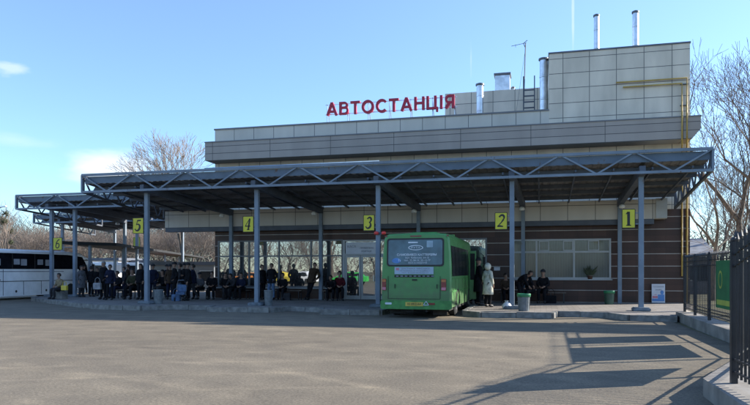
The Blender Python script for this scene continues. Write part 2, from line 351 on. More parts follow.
for (x0, y0), (x1, y1) in zip(front, front[1:]):
    a_, c_ = Vector((x0, y0, 0)), Vector((x1, y1, 0)); n_ = max(1, round((c_ - a_).length / 1.0)); kr = random.Random(int(x0 * 7))
    for k_ in range(n_):
        p_, q_ = a_.lerp(c_, k_ / n_), a_.lerp(c_, (k_ + 1) / n_); dd_ = (q_ - p_).normalized(); zz_ = PL / 2 + .004 + kr.uniform(-.008, .012)
        p_ = p_ + dd_ * .008; q_ = q_ - dd_ * .008; nn_ = Vector((-dd_.y, dd_.x, 0)) * kr.uniform(-.012, .012)
        b.bar((p_.x + nn_.x, p_.y + nn_.y, zz_), (q_.x + nn_.x, q_.y + nn_.y, zz_), .16, PL + .02)
tag(b.build('kerb', M['kerb']), kind='structure')
# soil verge right of the fence
sheet('verge', [(4.5, 3), (14, 3), (14, 40), (6.2, 40), (6.2, 22), (4.5, 13)], 0.01, M['earth'])

# ---------------------------------------------------------------- station building
BL, BR = XA(215, FAC), XA(690, FAC)
bld = empty('station_building', ((BL + BR) / 2, FAC, 0), 0, 'two storey bus station of beige panels above a dark brown stone ground floor', 'building')
def part(b, name, m, parent=bld, **k):
    o = b.build(name, m, None, **k)
    o.parent = parent
    o.matrix_parent_inverse = Matrix.Translation(-Vector(world_loc(parent)))
    return o
def world_loc(o):
    v = Vector(o.location)
    return v
DEP = 12.0
zp_top = 8.75; zroof2 = ZA(690, 43, FAC)
zbt, zbb = 7.88, 7.0
# ground floor brown wall with openings: pieces butted
W0, W1 = XA(511, FAC), XA(611, FAC)            # ticket hall window
wz0, wz1 = ZA(560, 279, FAC), ZA(560, 239, FAC)
G0, G1 = XA(218, FAC), XA(343, FAC)            # glazed waiting hall
gz0, gz1 = 0.74, ZA(290, 240, FAC)
D0, D1 = XA(343, FAC), XA(430, FAC)            # doorway zone
E0, E1 = XA(455, FAC), XA(487, FAC)            # second door
dz = ZA(350, 240, FAC)
ez = ZA(478, 238, FAC)
top = 4.2
def wall(b, x0, x1, z0, z1, th=.3): b.box(x0, x1, FAC, FAC + th, z0, z1)
b = MB()
wall(b, BL, G0, PL, top); wall(b, G0, G1, PL, gz0 - .06); wall(b, G0, G1, gz1, top)
wall(b, D0, D1, dz, top); wall(b, D1, E0, PL, top); wall(b, E0, E1, ez, top); wall(b, E1, W0, PL, top)
wall(b, W0, W1, PL, wz0); wall(b, W0, W1, wz1, top); wall(b, W1, BR, PL, top)
part(b, 'ground_floor_wall', M['brown'])
b = MB(); b.box(BL, BR, FAC, FAC + .3, top, zp_top - 1.0)
part(b, 'upper_wall', M['beige'])
b = MB(); b.box(BL, XA(549, FAC), FAC + .002, FAC + .3, zp_top - 1.0, zp_top - .04); part(b, 'parapet', M['beige2'])
b = MB(); b.box(BL - .04, XA(549, FAC) - .002, FAC - .04, FAC + .36, zp_top - .04, zp_top + .03); part(b, 'parapet_cap', M['frame_grey'])
XP = XA(549, FAC)
b = MB(); b.box(XP, BR, FAC, FAC + 7, zp_top - 1.0, zroof2); part(b, 'upper_block', M['beige'])
b = MB(); b.box(XP - .03, BR + .03, FAC - .03, FAC + 7.03, zroof2, zroof2 + .07); part(b, 'roof_cap', M['zincdark'])
Y2 = FAC + 4.2
b = MB(); b.box(XA(445, Y2), XP - .005, Y2, Y2 + 4, zp_top - .3, ZA(480, 91.5, Y2)); part(b, 'rear_roof_block', M['beige'])
b = MB(); b.box(BL, BR, FAC + .3, FAC + DEP, zp_top - .42, zp_top - .3); b.box(BL, BR - .0, FAC + DEP - .3, FAC + DEP, PL, zp_top - .42)
b.box(BL, BL + .3, FAC + .3, FAC + DEP - .3, PL, zp_top - .42); b.box(BR - .3, BR, FAC + .3, FAC + DEP - .3, PL, zp_top - .42)
part(b, 'rear_shell', M['plaster'])
# grey projecting band
bx0, bx1 = XA(205, FAC - 1), XA(701, FAC - 1)
b = MB(); b.prism([(bx0, zbb), (bx1 - .33, zbb - .02), (bx1, zbb + .38), (bx1, zbt), (bx0, zbt)], FAC - 1.0, FAC - .002)
part(b, 'grey_band', M['grayband'])
b = MB(); b.box(bx0 - .02, bx1 + .02, FAC - 1.03, FAC, zbt, zbt + .05); part(b, 'band_cap', M['frame_grey'])
# canopy fascia
fx0, fx1 = XA(165, FAC - .5), XA(667, FAC - .5)
fz1, fz0 = ZA(500, 203.0, FAC - .5), ZA(500, 221.5, FAC - .5)
b = MB(); b.box(fx0, fx1, FAC - .5, FAC - .002, fz0, fz1); part(b, 'fascia', M['fascia'])
b = MB(); b.box(fx0, fx1 - .5, FAC - .47, FAC - .003, fz0 - .22, fz0 - .002); part(b, 'fascia_soffit', M['steel_dark'])
b = MB(); b.box(XA(656, FAC - .55), fx1 + .003, FAC - .55, FAC - .501, fz0 + .02, fz1 + .02); part(b, 'corner_panel', M['frame'])

def window(x0, x1, z0, z1, mull, trans, name, fm, gm, extra=None, fw=.07):
    """frame + panes; mull list of x; trans z"""
    b = MB(); y0, y1 = FAC - .03, FAC + .08
    b.box(x0, x1, y0, y1, z0, z0 + fw); b.box(x0, x1, y0, y1, z1 - fw, z1)
    b.box(x0, x0 + fw, y0, y1, z0 + fw, z1 - fw); b.box(x1 - fw, x1, y0, y1, z0 + fw, z1 - fw)
    for mx in mull: b.box(mx - fw / 2, mx + fw / 2, y0 + .003, y1, z0 + fw, z1 - fw)
    if trans: b.box(x0 + fw, x1 - fw, y0 + .006, y1, trans - fw / 2, trans + fw / 2)
    if extra: extra(b)
    fr = part(b, name, fm)
    g = MB(); g.box(x0 + fw / 2, x1 - fw / 2, FAC + .03, FAC + .045, z0 + fw / 2, z1 - fw / 2)
    p = g.build('pane', gm); p.parent = fr; p.matrix_parent_inverse = Matrix.Identity(4)
    return fr
# waiting hall glazing
mulls = [XA(p, FAC) for p in (249, 279, 311)]
window(G0, G1, gz0, gz1, mulls, ZA(290, 256, FAC), 'hall_window', M['frame_grey'], M['glass'])
b = MB(); b.box(G0 - .02, G1 - .04, FAC - .16, FAC + .0, gz0 - .06, gz0 - .002); part(b, 'window_sill', M['frame'])
# curtained window with small opening lights
tz = ZA(560, 252, FAC)
def vents(b):
    for p0, p1 in ((539, 549), (563, 573), (588, 599)):
        x0, x1 = XA(p0, FAC), XA(p1, FAC)
        for (a, c, d, e) in ((x0, x1, tz + .05, tz + .09), (x0, x1, wz1 - .12, wz1 - .08), (x0, x0 + .04, tz + .09, wz1 - .12), (x1 - .04, x1, tz + .09, wz1 - .12)):
            b.box(a, c, FAC - .045, FAC - .02, d, e)
window(W0, W1, wz0, wz1, [XA(p, FAC) for p in (536.5, 574)], tz, 'curtained_window', M['frame'], M['curtainglass'], vents, .075)
b = MB(); b.box(W0 - .05, W1 + .05, FAC - .1, FAC - .0, wz0 - .05, wz0 - .002); part(b, 'window_sill', M['frame'])
# leaf plant decal behind the pane: a real plant in a pot on the sill
pw = empty('house_plant', (XA(590, FAC), FAC - .02, wz0), 0, 'dark leafy house plant standing behind the right pane of the curtained window', 'plant')
b = MB(); rnd = random.Random(3)
for i in range(9):
    a = (i - 4) * .2; l = rnd.uniform(.35, .62)
    b.tube([(0, 0, .1), (math.sin(a) * l * .5, -.01, .1 + math.cos(a) * l * .55), (math.sin(a) * l * 1.0, -.02, .1 + math.cos(a) * l)], [.03, .05, .006], 5)
b.build('leaves', M['mistle'], pw)
b = MB(); b._lathe([(.09, 0), (.13, .16)], (0, 0, 0), 10); b.build('pot', M['brown'], pw)
# door zone
def door_leaf(x0, x1, z1, parent, y=FAC - .02):
    b = MB(); w = .09
    b.box(x0, x0 + w, y, y + .06, PL + .02, z1); b.box(x1 - w, x1, y, y + .06, PL + .02, z1)
    b.box(x0 + w, x1 - w, y, y + .06, z1 - w, z1); b.box(x0 + w, x1 - w, y, y + .06, PL + .02, PL + .02 + .18)
    d = part(b, 'door', M['frame'])
    g = MB(); g.box(x0 + w, x1 - w, y + .025, y + .04, PL + .2, z1 - w); p = g.build('pane', M['glass']); p.parent = d
    h = MB(); h.tube([(x1 - w - .05, y - .05, 1.05), (x1 - w - .05, y - .05, 1.35)], .014, 6); h.tube([(x1 - w - .05, y - .05, 1.1), (x1 - w - .05, y, 1.1)], .01, 6); h.tube([(x1 - w - .05, y - .05, 1.3), (x1 - w - .05, y, 1.3)], .01, 6)
    q = h.build('handle', M['zinc']); q.parent = d
    return d
xs = [XA(p, FAC) for p in (345, 361, 377, 394, 411, 428)]
lz = ZA(360, 255.5, FAC)
for a, c in zip(xs, xs[1:]): door_leaf(a + .01, c - .01, lz, bld)
b = MB(); b.box(D0, xs[0], FAC - .04, FAC + .1, PL, dz); b.box(xs[0], D1, FAC - .04, FAC + .1, dz - .07, dz); b.box(xs[0], D1, FAC - .04, FAC + .1, lz + .01, lz + .09)
part(b, 'door_frame', M['frame'])
b = MB(); b.box(xs[0] + .004, D1, FAC + .01, FAC + .03, lz + .09, dz - .07); part(b, 'transom_pane', M['glass'])
# notice board across the transom
nb = empty('notice_board', (XA(362, FAC), FAC - .06, (lz + dz) / 2), 0, 'white notice board with grey print above the glass entrance doors', 'notice board')
hw = (XA(378, FAC) - XA(346, FAC)) / 2
b = MB(); b.box(-hw, hw, -.01, .01, -.3, .26); b.build('board', M['paper'], nb)
text_obj('lettering', 'КАСА', .16, M['textgrey'], nb, (-hw * .62, -.018, .05), .002)
text_obj('lettering', 'ПРИМІСЬКА', .11, M['textgrey'], nb, (hw * .32, -.018, -.02), .002)
text_obj('lettering', 'КВИТКИ', .12, M['textgrey'], nb, (hw * .3, -.018, -.18), .002)
# second door (tall glazed) beside the bus
b = MB()
b.box(E0, E0 + .08, FAC - .02, FAC + .1, PL, ez); b.box(E1 - .08, E1, FAC - .02, FAC + .1, PL, ez); b.box(E0 + .08, E1 - .08, FAC - .02, FAC + .1, ez - .08, ez)
fr = part(b, 'side_door', M['frame_grey'])
g = MB(); g.box(E0 + .08, E1 - .08, FAC + .03, FAC + .045, PL, ez - .08); g.build('pane', M['glass']).parent = fr
b = MB(); b.box(XA(494, FAC), XA(500, FAC), FAC - .03, FAC - .001, ZA(497, 270.5, FAC), ZA(497, 267, FAC)); part(b, 'door_plate', M['paper'])

# roof letters
sy = FAC - .05
sg = empty('station_sign', (XA(390, sy), sy, zp_top), 0, 'dark red roof lettering reading АВТОСТАНЦІЯ on a thin steel frame above the parapet', 'sign')
word = 'АВТОСТАНЦІЯ'; sx0, sx1 = XA(326.5, sy), XA(454.5, sy)
sc0, sc1 = ZA(326, 116, sy), ZA(326, 103.2, sy)
cap = sc1 - sc0
def glyph(ch):
    """strokes in cap-height units: (points, width); returns strokes, advance width"""
    t = .19; h = t / 2
    def A_(cx, cz, rx, rz, a0, a1, n=14): return [(cx + rx * math.cos(R(a0 + (a1 - a0) * i / n)), cz + rz * math.sin(R(a0 + (a1 - a0) * i / n))) for i in range(n + 1)]
    if ch == 'А': return [([(h, 0), (.44, 1)], t), ([(.44, 1), (.88 - h, 0)], t), ([(.2, .3), (.68, .3)], .16)], .88
    if ch == 'В': return [([(h, 0), (h, 1)], t), ([(h, 1 - .08), (.4, 1 - .08)] + A_(.4, .735, .19, .185, 90, -90), .16), ([(h, .55), (.42, .55)] + A_(.42, .315, .225, .235, 90, -90) + [(h, .08)], .16)], .74
    if ch == 'Т': return [([(.36, 0), (.36, .85)], t), ([(0, .92), (.72, .92)], .16)], .72
    if ch == 'О': return [(A_(.47, .5, .47 - h, .43, 0, 360, 26), t)], .94
    if ch == 'С': return [(A_(.46, .5, .46 - h, .43, 42, 318, 22), t)], .86
    if ch == 'Н': return [([(h, 0), (h, 1)], t), ([(.76 - h, 0), (.76 - h, 1)], t), ([(h, .53), (.76 - h, .53)], .16)], .76
    if ch == 'Ц': return [([(h, .0), (h, 1)], t), ([(.74 - h, .0), (.74 - h, 1)], t), ([(0, .08), (.84, .08)], .16), ([(.84 - .07, .08), (.84 - .07, -.2)], .15)], .84
    if ch == 'І': return [([(h, 0), (h, 1)], t)], t
    if ch == 'Я': return [([(.72 - h, 0), (.72 - h, 1)], t), ([(.72 - h, .92), (.34, .92)] + A_(.34, .68, .22, .24, 90, 270) + [(.72 - h, .44)], .16), ([(.36, .42), (.1, 0)], t)], .72
gl_ = [glyph(c_) for c_ in word]
gap = .13; tot = sum(g[1] for g in gl_) + gap * (len(word) - 1); kx = (sx1 - sx0) / tot
x = sx0
for strokes, adv in gl_:
    b = MB()
    for si, (pts, wd) in enumerate(strokes):
        P2 = [Vector((p[0] * kx, p[1] * cap)) for p in pts]; Lf, Rt = [], []
        closed = (P2[0] - P2[-1]).length < 1e-4
        for i in range(len(P2)):
            if closed: d0, d1 = P2[i] - P2[i - 1 if i > 0 else -2], P2[i + 1 if i < len(P2) - 1 else 1] - P2[i]
            else: d0 = P2[i] - P2[max(i - 1, 0)]; d1 = P2[min(i + 1, len(P2) - 1)] - P2[i]
            d = ((d0.normalized() if d0.length else Vector((0, 0))) + (d1.normalized() if d1.length else Vector((0, 0)))).normalized(); nrm = Vector((d.y, -d.x)) * wd * cap / 2
            Lf.append(P2[i] + nrm); Rt.append(P2[i] - nrm)
        y0_, y1_ = -.07 - si * .002, .06
        A = [[b.bm.verts.new((q.x, yy, q.y)) for q in side] for side in (Lf, Rt) for yy in (y0_, y1_)]
        n_ = len(P2)
        for i in range(n_ - 1):
            b.bm.faces.new((A[0][i], A[0][i + 1], A[2][i + 1], A[2][i])); b.bm.faces.new((A[1][i], A[3][i], A[3][i + 1], A[1][i + 1]))
            b.bm.faces.new((A[0][i], A[1][i], A[1][i + 1], A[0][i + 1])); b.bm.faces.new((A[2][i], A[2][i + 1], A[3][i + 1], A[3][i]))
        if not closed:
            for i in (0, n_ - 1): b.bm.faces.new((A[0][i], A[2][i], A[3][i], A[1][i]))
    o = b.build('letter', M['red'], sg); o.location = (x - sg.location.x, 0, sc0 - zp_top)
    x += (adv + gap) * kx
b = MB()
lx0, lx1 = sx0 - sg.location.x - .1, sx1 - sg.location.x + .1
for zz in (sc0 + .08, sc1 - .07): b.bar((lx0, .12, zz - zp_top), (lx1, .12, zz - zp_top), .035)
for i in range(7):
    xx = lx0 + (lx1 - lx0) * (i + .1) / 6.2
    b.bar((xx, .12, -.02), (xx, .12, sc1 - zp_top - .03), .035); b.bar((xx, .12, sc1 - zp_top - .1), (xx, .75, -.3), .025)
b.build('frame', M['zinc'], sg)

# roof equipment
def duct(pa, pb, ptop, Yd, label, square=False, cap=True, z0=None, mt='zinc'):
    x0, x1 = XA(pa, Yd), XA(pb, Yd); zt = ZA((pa + pb) / 2, ptop, Yd); z0 = zp_top - .3 if z0 is None else z0
    c = ((x0 + x1) / 2, Yd, z0); r = (x1 - x0) / 2
    e = empty('ventilation_duct' if square else 'chimney_flue', c, 0, label, 'duct' if square else 'chimney')
    b = MB(); h = zt - z0
    if square: b.box(-r, r, -r, r, 0, h - .12)
    else: b._lathe([(r * .86, 0), (r * .86, h * .33), (r * .93, h * .335), (r * .93, h * .35), (r * .86, h * .355), (r * .86, h * .68), (r * .93, h * .685), (r * .93, h * .7), (r * .86, h * .705), (r * .86, h - .12)], (0, 0, 0), 16)
    b.build('shaft', M[mt], e)
    b = MB()
    if square: b.box(-r * 1.15, r * 1.15, -r * 1.15, r * 1.15, h - .1, h)
    else: b._lathe([(r * 1.1, h - .13), (r * 1.1, h - .05), (r * .4, h)], (0, 0, 0), 16)
    b.build('cap', M['zincdark'], e)
    return e
duct(476, 484, 83, FAC + 1.2, 'short round zinc flue at the left of the roof equipment')
duct(495.5, 510, 75, FAC + 5.5, 'wide square zinc vent with a dark flat cap, left of the aerial', True, z0=zp_top)
duct(511, 515, 86.5, FAC + 5.6, 'tiny round roof vent just right of the wide square vent', z0=10.0)
duct(539, 548.5, 57.5, FAC + .9, 'tall thick zinc flue standing against the left edge of the highest block')
duct(593.5, 599.5, 14, FAC + 2.2, 'slim silver flue on the highest roof, the left one of the pair', z0=zroof2 - .05)
duct(632, 639, 10.5, FAC + 2.2, 'slim silver flue on the highest roof, the right one of the pair', z0=zroof2 - .05)
e = empty('roof_ladder', (XA(529, FAC + 1.5), FAC + 1.5, zp_top - .3), 0, 'steel roof ladder leaning up to the rear block beside the tall flue', 'ladder')
lw = (XA(535, FAC + 1.5) - XA(524, FAC + 1.5)) / 2
b = MB(); lh = ZA(529, 76, FAC + 1.5) - zp_top + .3
for sx in (-1, 1): b.bar((sx * lw, 0, 0), (sx * lw, 0, lh), .05)
b.build('rail', M['steel_dark'], e)
b = MB()
for i in range(6): b.bar((-lw, 0, .25 + i * .28), (lw, 0, .25 + i * .28), .035, .06)
b.build('rung', M['steel_dark'], e)
e = empty('roof_aerial', (XA(523, FAC + 2), FAC + 2, zp_top - .3), 0, 'thin roof aerial mast with a crossbar and guy wire above the ladder', 'aerial')
ah = ZA(524, 43, FAC + 2) - zp_top + .3
b = MB(); b.tube([(0, 0, 0), (.12, 0, ah)], .025, 6); b.build('mast', M['steel_dark'], e)
b = MB(); b.tube([(-.55, 0, ah - .1), (.16, 0, ah + .0)], .012, 5); b.tube([(.12, 0, ah - .25), (.02, 0, ah - .02), (.2, 0, ah + .12)], .018, 5); b.tube([(-.35, -.2, ah - .12), (-.35, .2, ah - .1)], .01, 5)
b.build('antenna', M['steel_dark'], e)
b = MB(); b.tube([(0.1, 0, ah - .4), (-.35, -1.2, 0)], .008, 4); b.build('guy_wire', M['steel_dark'], e)
# yellow gas pipes
gp = empty('gas_pipe', (XA(684, FAC), FAC, PL), 0, 'pair of yellow gas pipes running down the right edge of the facade', 'pipe')
def gl(pts): return [(x - gp.location.x, y - gp.location.y, z - gp.location.z) for x, y, z in pts]
yb = FAC - 1.1; yf = FAC - .1
xa, xb = XA(687, yf), XA(682, yf); xc, xd = XA(687, yb), XA(682, yb); zt1 = ZA(650, 80.3, yf); zt2 = ZA(650, 85.4, yf)
b = MB()
b.tube(gl([(XA(616, yf), yf, zt1), (xa, yf, zt1), (xa, yf, zbt + .12), (xc, yb, zbt + .12), (xc, yb, zbb - .12), (xa, yf, zbb - .12), (xa, yf, ZA(687, 276, yf)), (xa + .0, yf, PL)]), .035, 8)
b.build('upper_pipe', M['yellowpipe'], gp, True)
b = MB()
b.tube(gl([(XA(623, yf), yf, zt2), (xb, yf, zt2), (xb, yf, zbt + .2), (xd, yb - .02, zbt + .2), (xd, yb - .02, zbb - .2), (xb, yf, zbb - .2), (xb, yf, ZA(682, 276, yf)), (xa - .06, yf - .02, ZA(682, 276, yf)), (xa - .06, yf - .02, PL)]), .035, 8)
b.build('lower_pipe', M['yellowpipe'], gp, True)
for z in (9.3, 8.4, 6.3, 5.4, 3.2, 2.4):
    b = MB(); b.box(xb - .06 - gp.location.x, xa + .06 - gp.location.x, yf + .0 - FAC, -.001, z, z + .03)
    b.build('bracket', M['zincdark'], gp)

# ---------------------------------------------------------------- canopies
def canopy(X0, X1, Y0, Y1, colxs, label, rear=None, zt=5.59, zl=4.88, seg=1.18, zback=4.85, left_side=True, right_side=True, gut=None):
    root = empty('platform_canopy', ((X0 + X1) / 2, Y0, 0), 0, label, 'canopy', 'steel platform canopies stepping back to the left')
    ox, oy = root.location.x, root.location.y
    def P(x, y, z): return (x - ox, y - oy, z)
    def truss(b, a, c, ztA, zlA, ztB, zlB, n):   # zigzag from a to c
        a = Vector((*a, 0)); c = Vector((*c, 0))
        def T(t): q = a.lerp(c, t); return P(q.x, q.y, ztA + (ztB - ztA) * t)
        def Bo(t): q = a.lerp(c, t); return P(q.x, q.y, zlA + (zlB - zlA) * t)
        b.bar(T(0), T(1), .1, .1); b.bar(Bo(0), Bo(1), .09, .09)
        for k in range(n):
            b.bar(T(k / n), Bo((k + .5) / n), .055); b.bar(Bo((k + .5) / n), T((k + 1) / n), .055)
        b.bar(T(0), Bo(0), .07); b.bar(T(1), Bo(1), .07)
    n = max(2, round((X1 - X0) / (seg * 2)))
    b = MB(); truss(b, (X0, Y0), (X1, Y0), zt, zl, zt, zl, n); b.build('front_truss', M['steel'], root)
    for flag, x in ((left_side, X0 + .03), (right_side, X1 - .03)):
        if flag:
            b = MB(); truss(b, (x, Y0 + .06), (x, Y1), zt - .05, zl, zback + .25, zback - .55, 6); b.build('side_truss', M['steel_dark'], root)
    # blue edge board behind the truss
    b = MB(); b.box(X0 + .1 - ox, X1 - .02 - ox, .07, .12, zt - .35, zt - .06); b.build('edge_board', M['board'], root)
    # roof sheet with ribs
    prof = []; b = MB()
    zf = zt - .35
    x = X0 + .1; ups = []
    while x < X1 - .12:
        for dx, dzz in ((0, 0), (.12, 0), (.16, .022), (.24, .022), (.28, 0)):
            ups.append((min(x + dx, X1 - .1), dzz))
        x += .28
    va = [b.bm.verts.new(P(x, Y0 + .13, zf + d)) for x, d in ups]; vb = [b.bm.verts.new(P(x, Y1, zback + d)) for x, d in ups]
    for i in range(len(ups) - 1):
        if ups[i + 1][0] - ups[i][0] > 1e-5: b.bm.faces.new((va[i], va[i + 1], vb[i + 1], vb[i]))
    o = b.build('roof_sheet', M['roofsheet'], root)
    md = o.modifiers.new('s', 'SOLIDIFY'); md.thickness = .015
    # purlins
    b = MB(); npur = 5
    for i in range(npur):
        t = (i + .6) / npur; y = Y0 + (Y1 - Y0) * t; z = zf + (zback - zf) * t
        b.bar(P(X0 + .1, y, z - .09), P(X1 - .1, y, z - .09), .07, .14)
    b.build('purlin', M['steel_dark'], root)
    # secondary rafters with little struts
    b = MB(); x = X0 + 1.2
    while x < X1 - .5:
        b.bar(P(x, Y0 + .15, zf - .2), P(x, Y1, zback - .2), .05, .08); x += 1.25
    b.build('rafter', M['steel_dark'], root)
    for i, cx in enumerate(colxs):
        rx = rear[i] if rear else cx
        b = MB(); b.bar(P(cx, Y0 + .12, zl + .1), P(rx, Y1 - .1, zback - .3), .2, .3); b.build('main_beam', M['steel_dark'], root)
        cy = Y0 + .5
        b = MB(); b.box(cx - .083 - ox, cx + .083 - ox, cy - .083 - oy, cy + .083 - oy, PL + .12, zl - .03, bev=.012)
        c_ = b.build('column', M['steel'], root)
        b = MB(); b.prism([(cx - .3 - ox, PL), (cx - .26 - ox, PL + .13), (cx + .26 - ox, PL + .13), (cx + .3 - ox, PL)], cy - .3 - oy, cy + .3 - oy)
        q = b.build('footing', M['footing'], root, bev=.03); q.parent = c_
        b = MB(); b.box(rx - .08 - ox, rx + .08 - ox, Y1 - .25 - oy, Y1 - .09 - oy, PL, zback - .45)
        b.build('rear_column', M['steel_dark'] if False else M['steel'], root)
        # small lamp on the beam near the rear
        b = MB(); lx = rx + (cx - rx) * .12; ly = Y1 - .9
        b._lathe([(.05, .0), (.11, -.05), (.13, -.12), (.09, -.17)], (lx - ox, ly - oy, zback - .42), 10); b.build('lamp', M['white'], root, True)
    if gut:
        b = MB(); b.tube([P(gut[0], Y0 + .3, zt + .07), P(gut[1], Y0 + .3, zt + .07)], .07, 8); b.build('gutter', M['gutter'], root, True)
    return root
YC = 23.5
CX = [XA(641, 24), XA(512, 24), XA(378.3, 24), XA(257, 24), XA(147, 24)]
RX = [XA(p, 29.3) for p in (620, 523, 418, 320, 230)]
canopy(XA(82, YC), XA(713, YC), YC, FAC - .4, CX, 'longest blue steel canopy in front of the station, roofed over five numbered bays', RX, gut=(XA(205, YC + .3), XA(379, YC + .3)), zback=4.75)
Yc2 = 29.0
x20 = XA(16, Yc2)
canopy(x20, XA(82, YC) + 1.5, Yc2, 36.0, [XA(75, Yc2 + .5), XA(113, 30.3) - 3.2], 'second steel canopy set back behind the left end of the long one', zback=5.0)
Yc3 = 38.5
canopy(XA(33.5, Yc3), XA(33.5, Yc3) + 13, Yc3, 45.0, [XA(62.5, Yc3 + .5), XA(62.5, Yc3 + .5) + 6], 'third and farthest steel canopy above the white coach', zback=5.0, zl=4.95)
# extra slim posts seen in the left bays
lowc = empty('low_shelter_roof', (XA(88, 36), 36, 0), 0, 'low dark shelter roof on slim posts running back behind the left bays', 'shelter')
p0 = Vector((XA(88, 33), 33.0, 0)); p1 = Vector((XA(190, 68), 68, 0)); off = lowc.location
b = MB()
dv = (p1 - p0).normalized(); nv = Vector((dv.y, -dv.x, 0))
z0_, z1_ = 3.15, 3.15
b.loft([[p0 - off + nv * a + Vector((0, 0, z)) for a, z in ((-1.6, 3.15), (1.6, 3.05), (1.6, 3.22), (-1.6, 3.32))], [p1 - off + nv * a + Vector((0, 0, z)) for a, z in ((-1.6, 3.15), (1.6, 3.05), (1.6, 3.22), (-1.6, 3.32))]])
b.build('roof', M['rubber'], lowc)
for i in range(5):
    q = p0.lerp(p1, (i + .05) / 5) - off
    b = MB(); b.box(q.x - .07, q.x + .07, q.y - .07, q.y + .07, PL if i < 3 else 0, 3.12); b.build('post', M['steel'], lowc)

# bay number signs
def bay_sign(n, pa, pb, ya, yb_, Y, label, colX=None):
    x0, x1 = XA(pa, Y), XA(pb, Y); z1, z0 = ZA(pa, ya, Y), ZA(pa, yb_, Y)
    e = empty('bay_sign', ((x0 + x1) / 2, Y, (z0 + z1) / 2), 0, label, 'sign', 'yellow bay number signs on the columns')
    w, h = (x1 - x0) / 2, (z1 - z0) / 2
    b = MB(); b.box(-w, w, -.015, .015, -h, h); b.build('board', M['signyellow'], e)
    b = MB()
    t = .018
    b.box(-w - .004, w + .004, -.02, .02, h - .004, h + t); b.box(-w - .004, w + .004, -.02, .02, -h - t, -h + .004); b.box(-w - t, -w + .003, -.02, .02, -h, h); b.box(w - .003, w + t, -.02, .02, -h, h)
    b.build('frame', M['black'], e)
    digit(n, h, e)
    if colX is not None:
        b = MB(); cx = colX - e.location.x
        for zz in (-h * .6, h * .6):
            b = MB(); b.bar((w if cx > 0 else -w, .0, zz), (cx, .05, zz), .03); b.build('bracket', M['steel'], e)
    return e
def stroke(b, pts, ws, y=-.021):     # calligraphic stroke: polyline with varying width -> flat slab
    pts = [Vector((p[0], 0, p[1])) for p in pts]; Lf, Rt = [], []
    for i, p in enumerate(pts):
        d = (pts[min(i + 1, len(pts) - 1)] - pts[max(i - 1, 0)]).normalized(); nrm = Vector((d.z, 0, -d.x))
        Lf.append(p + nrm * ws[i] / 2); Rt.append(p - nrm * ws[i] / 2)
    for i in range(len(pts) - 1):
        q = [Lf[i], Lf[i + 1], Rt[i + 1], Rt[i]]
        A = [b.bm.verts.new((v.x, y, v.z)) for v in q]; B = [b.bm.verts.new((v.x, -.015, v.z)) for v in q]
        b.bm.faces.new(A); b.bm.faces.new(B[::-1])
        for k in range(4): b.bm.faces.new((A[k], A[(k + 1) % 4], B[(k + 1) % 4], B[k]))
def arc(cx, cz, rx, rz, a0, a1, n=12): return [(cx + rx * math.cos(R(a0 + (a1 - a0) * i / n)), cz + rz * math.sin(R(a0 + (a1 - a0) * i / n))) for i in range(n + 1)]
def digit(n, h, e):
    b = MB(); S = h * .78
    def st(pts, w):
        sk = 0.16 if n != 1 else 0
        pts = [((p[0] + p[1] * sk) * S, p[1] * S) for p in pts]
        if not isinstance(w, list): w = [w] * len(pts)
        stroke(b, pts, [x * S for x in w])
    if n == 1:
        st([(0, -.95), (0, .95)], .36); st([(-.32, -.95), (.32, -.95)], .13); st([(-.34, .62), (-.05, .92)], [.1, .2])
    elif n == 2:
        p = arc(0, .48, .38, .45, 165, -30) ; w = [.28 if i in (0, 1) else .14 + .2 * math.sin(PI * i / 12) for i in range(13)]
        st(p, w); st([p[-1], (.05, -.25), (-.42, -.85)], [.26, .16, .1]); st([(-.45, -.82), (0, -.78), (.45, -.86)], [.2, .28, .16])
    elif n == 3:
        st(arc(-.02, .48, .34, .42, 160, -80), [.26] + [.14 + .18 * math.sin(PI * i / 12) for i in range(1, 13)])
        st(arc(-.04, -.42, .42, .5, 85, -160), [.1 + .24 * math.sin(PI * i / 12) for i in range(12)] + [.26])
    elif n == 4:
        st([(.16, .95), (.16, -.95)], .28); st([(.14, .92), (-.48, -.3)], .1); st([(-.5, -.34), (.46, -.34)], .18); st([(-.08, -.93), (.4, -.93)], .12)
    elif n == 5:
        st([(-.25, .86), (.4, .9)], .24); st([(-.25, .9), (-.32, .1)], .12)
        st(arc(-.08, -.3, .45, .55, 120, -155), [.1 + .26 * math.sin(PI * i / 12) for i in range(12)] + [.26])
    elif n == 6:
        st(arc(.05, -.4, .42, .5, 0, 360, 16), .22); st(arc(.5, -.1, .85, 1.05, 100, 175, 8), .22)
    elif n == 7:
        st([(-.42, .85), (.42, .85)], .24); st([(.38, .85), (.05, .1), (-.08, -.95)], [.16, .2, .3])
    b.build('numeral', M['black'], e)
YS = 23.92
bay_sign(1, 622.3, 634.8, 209.6, 227.8, YS, 'yellow bay sign with the black numeral 1', CX[0])
bay_sign(2, 495.3, 507, 213, 229.3, YS, 'yellow bay sign with the black numeral 2', CX[1])
bay_sign(3, 363.8, 374.2, 215.3, 230.5, YS, 'yellow bay sign with the black numeral 3', CX[2])
bay_sign(4, 243.3, 253.4, 216.7, 231.8, YS, 'yellow bay sign with the black numeral 4', CX[3])
bay_sign(5, 133.2, 143.4, 218.3, 233.3, YS, 'yellow bay sign with the black numeral 5', CX[4])
bay_sign(6, 53.5, 62, 238, 249.8, Yc2 + .45, 'dim yellow bay sign with the black numeral 6 on the second canopy', XA(75, Yc2 + .5))
bay_sign(7, 133.5, 140, 237.5, 248, 40, 'small far yellow bay sign with the black numeral 7, seen under sign 5', None)
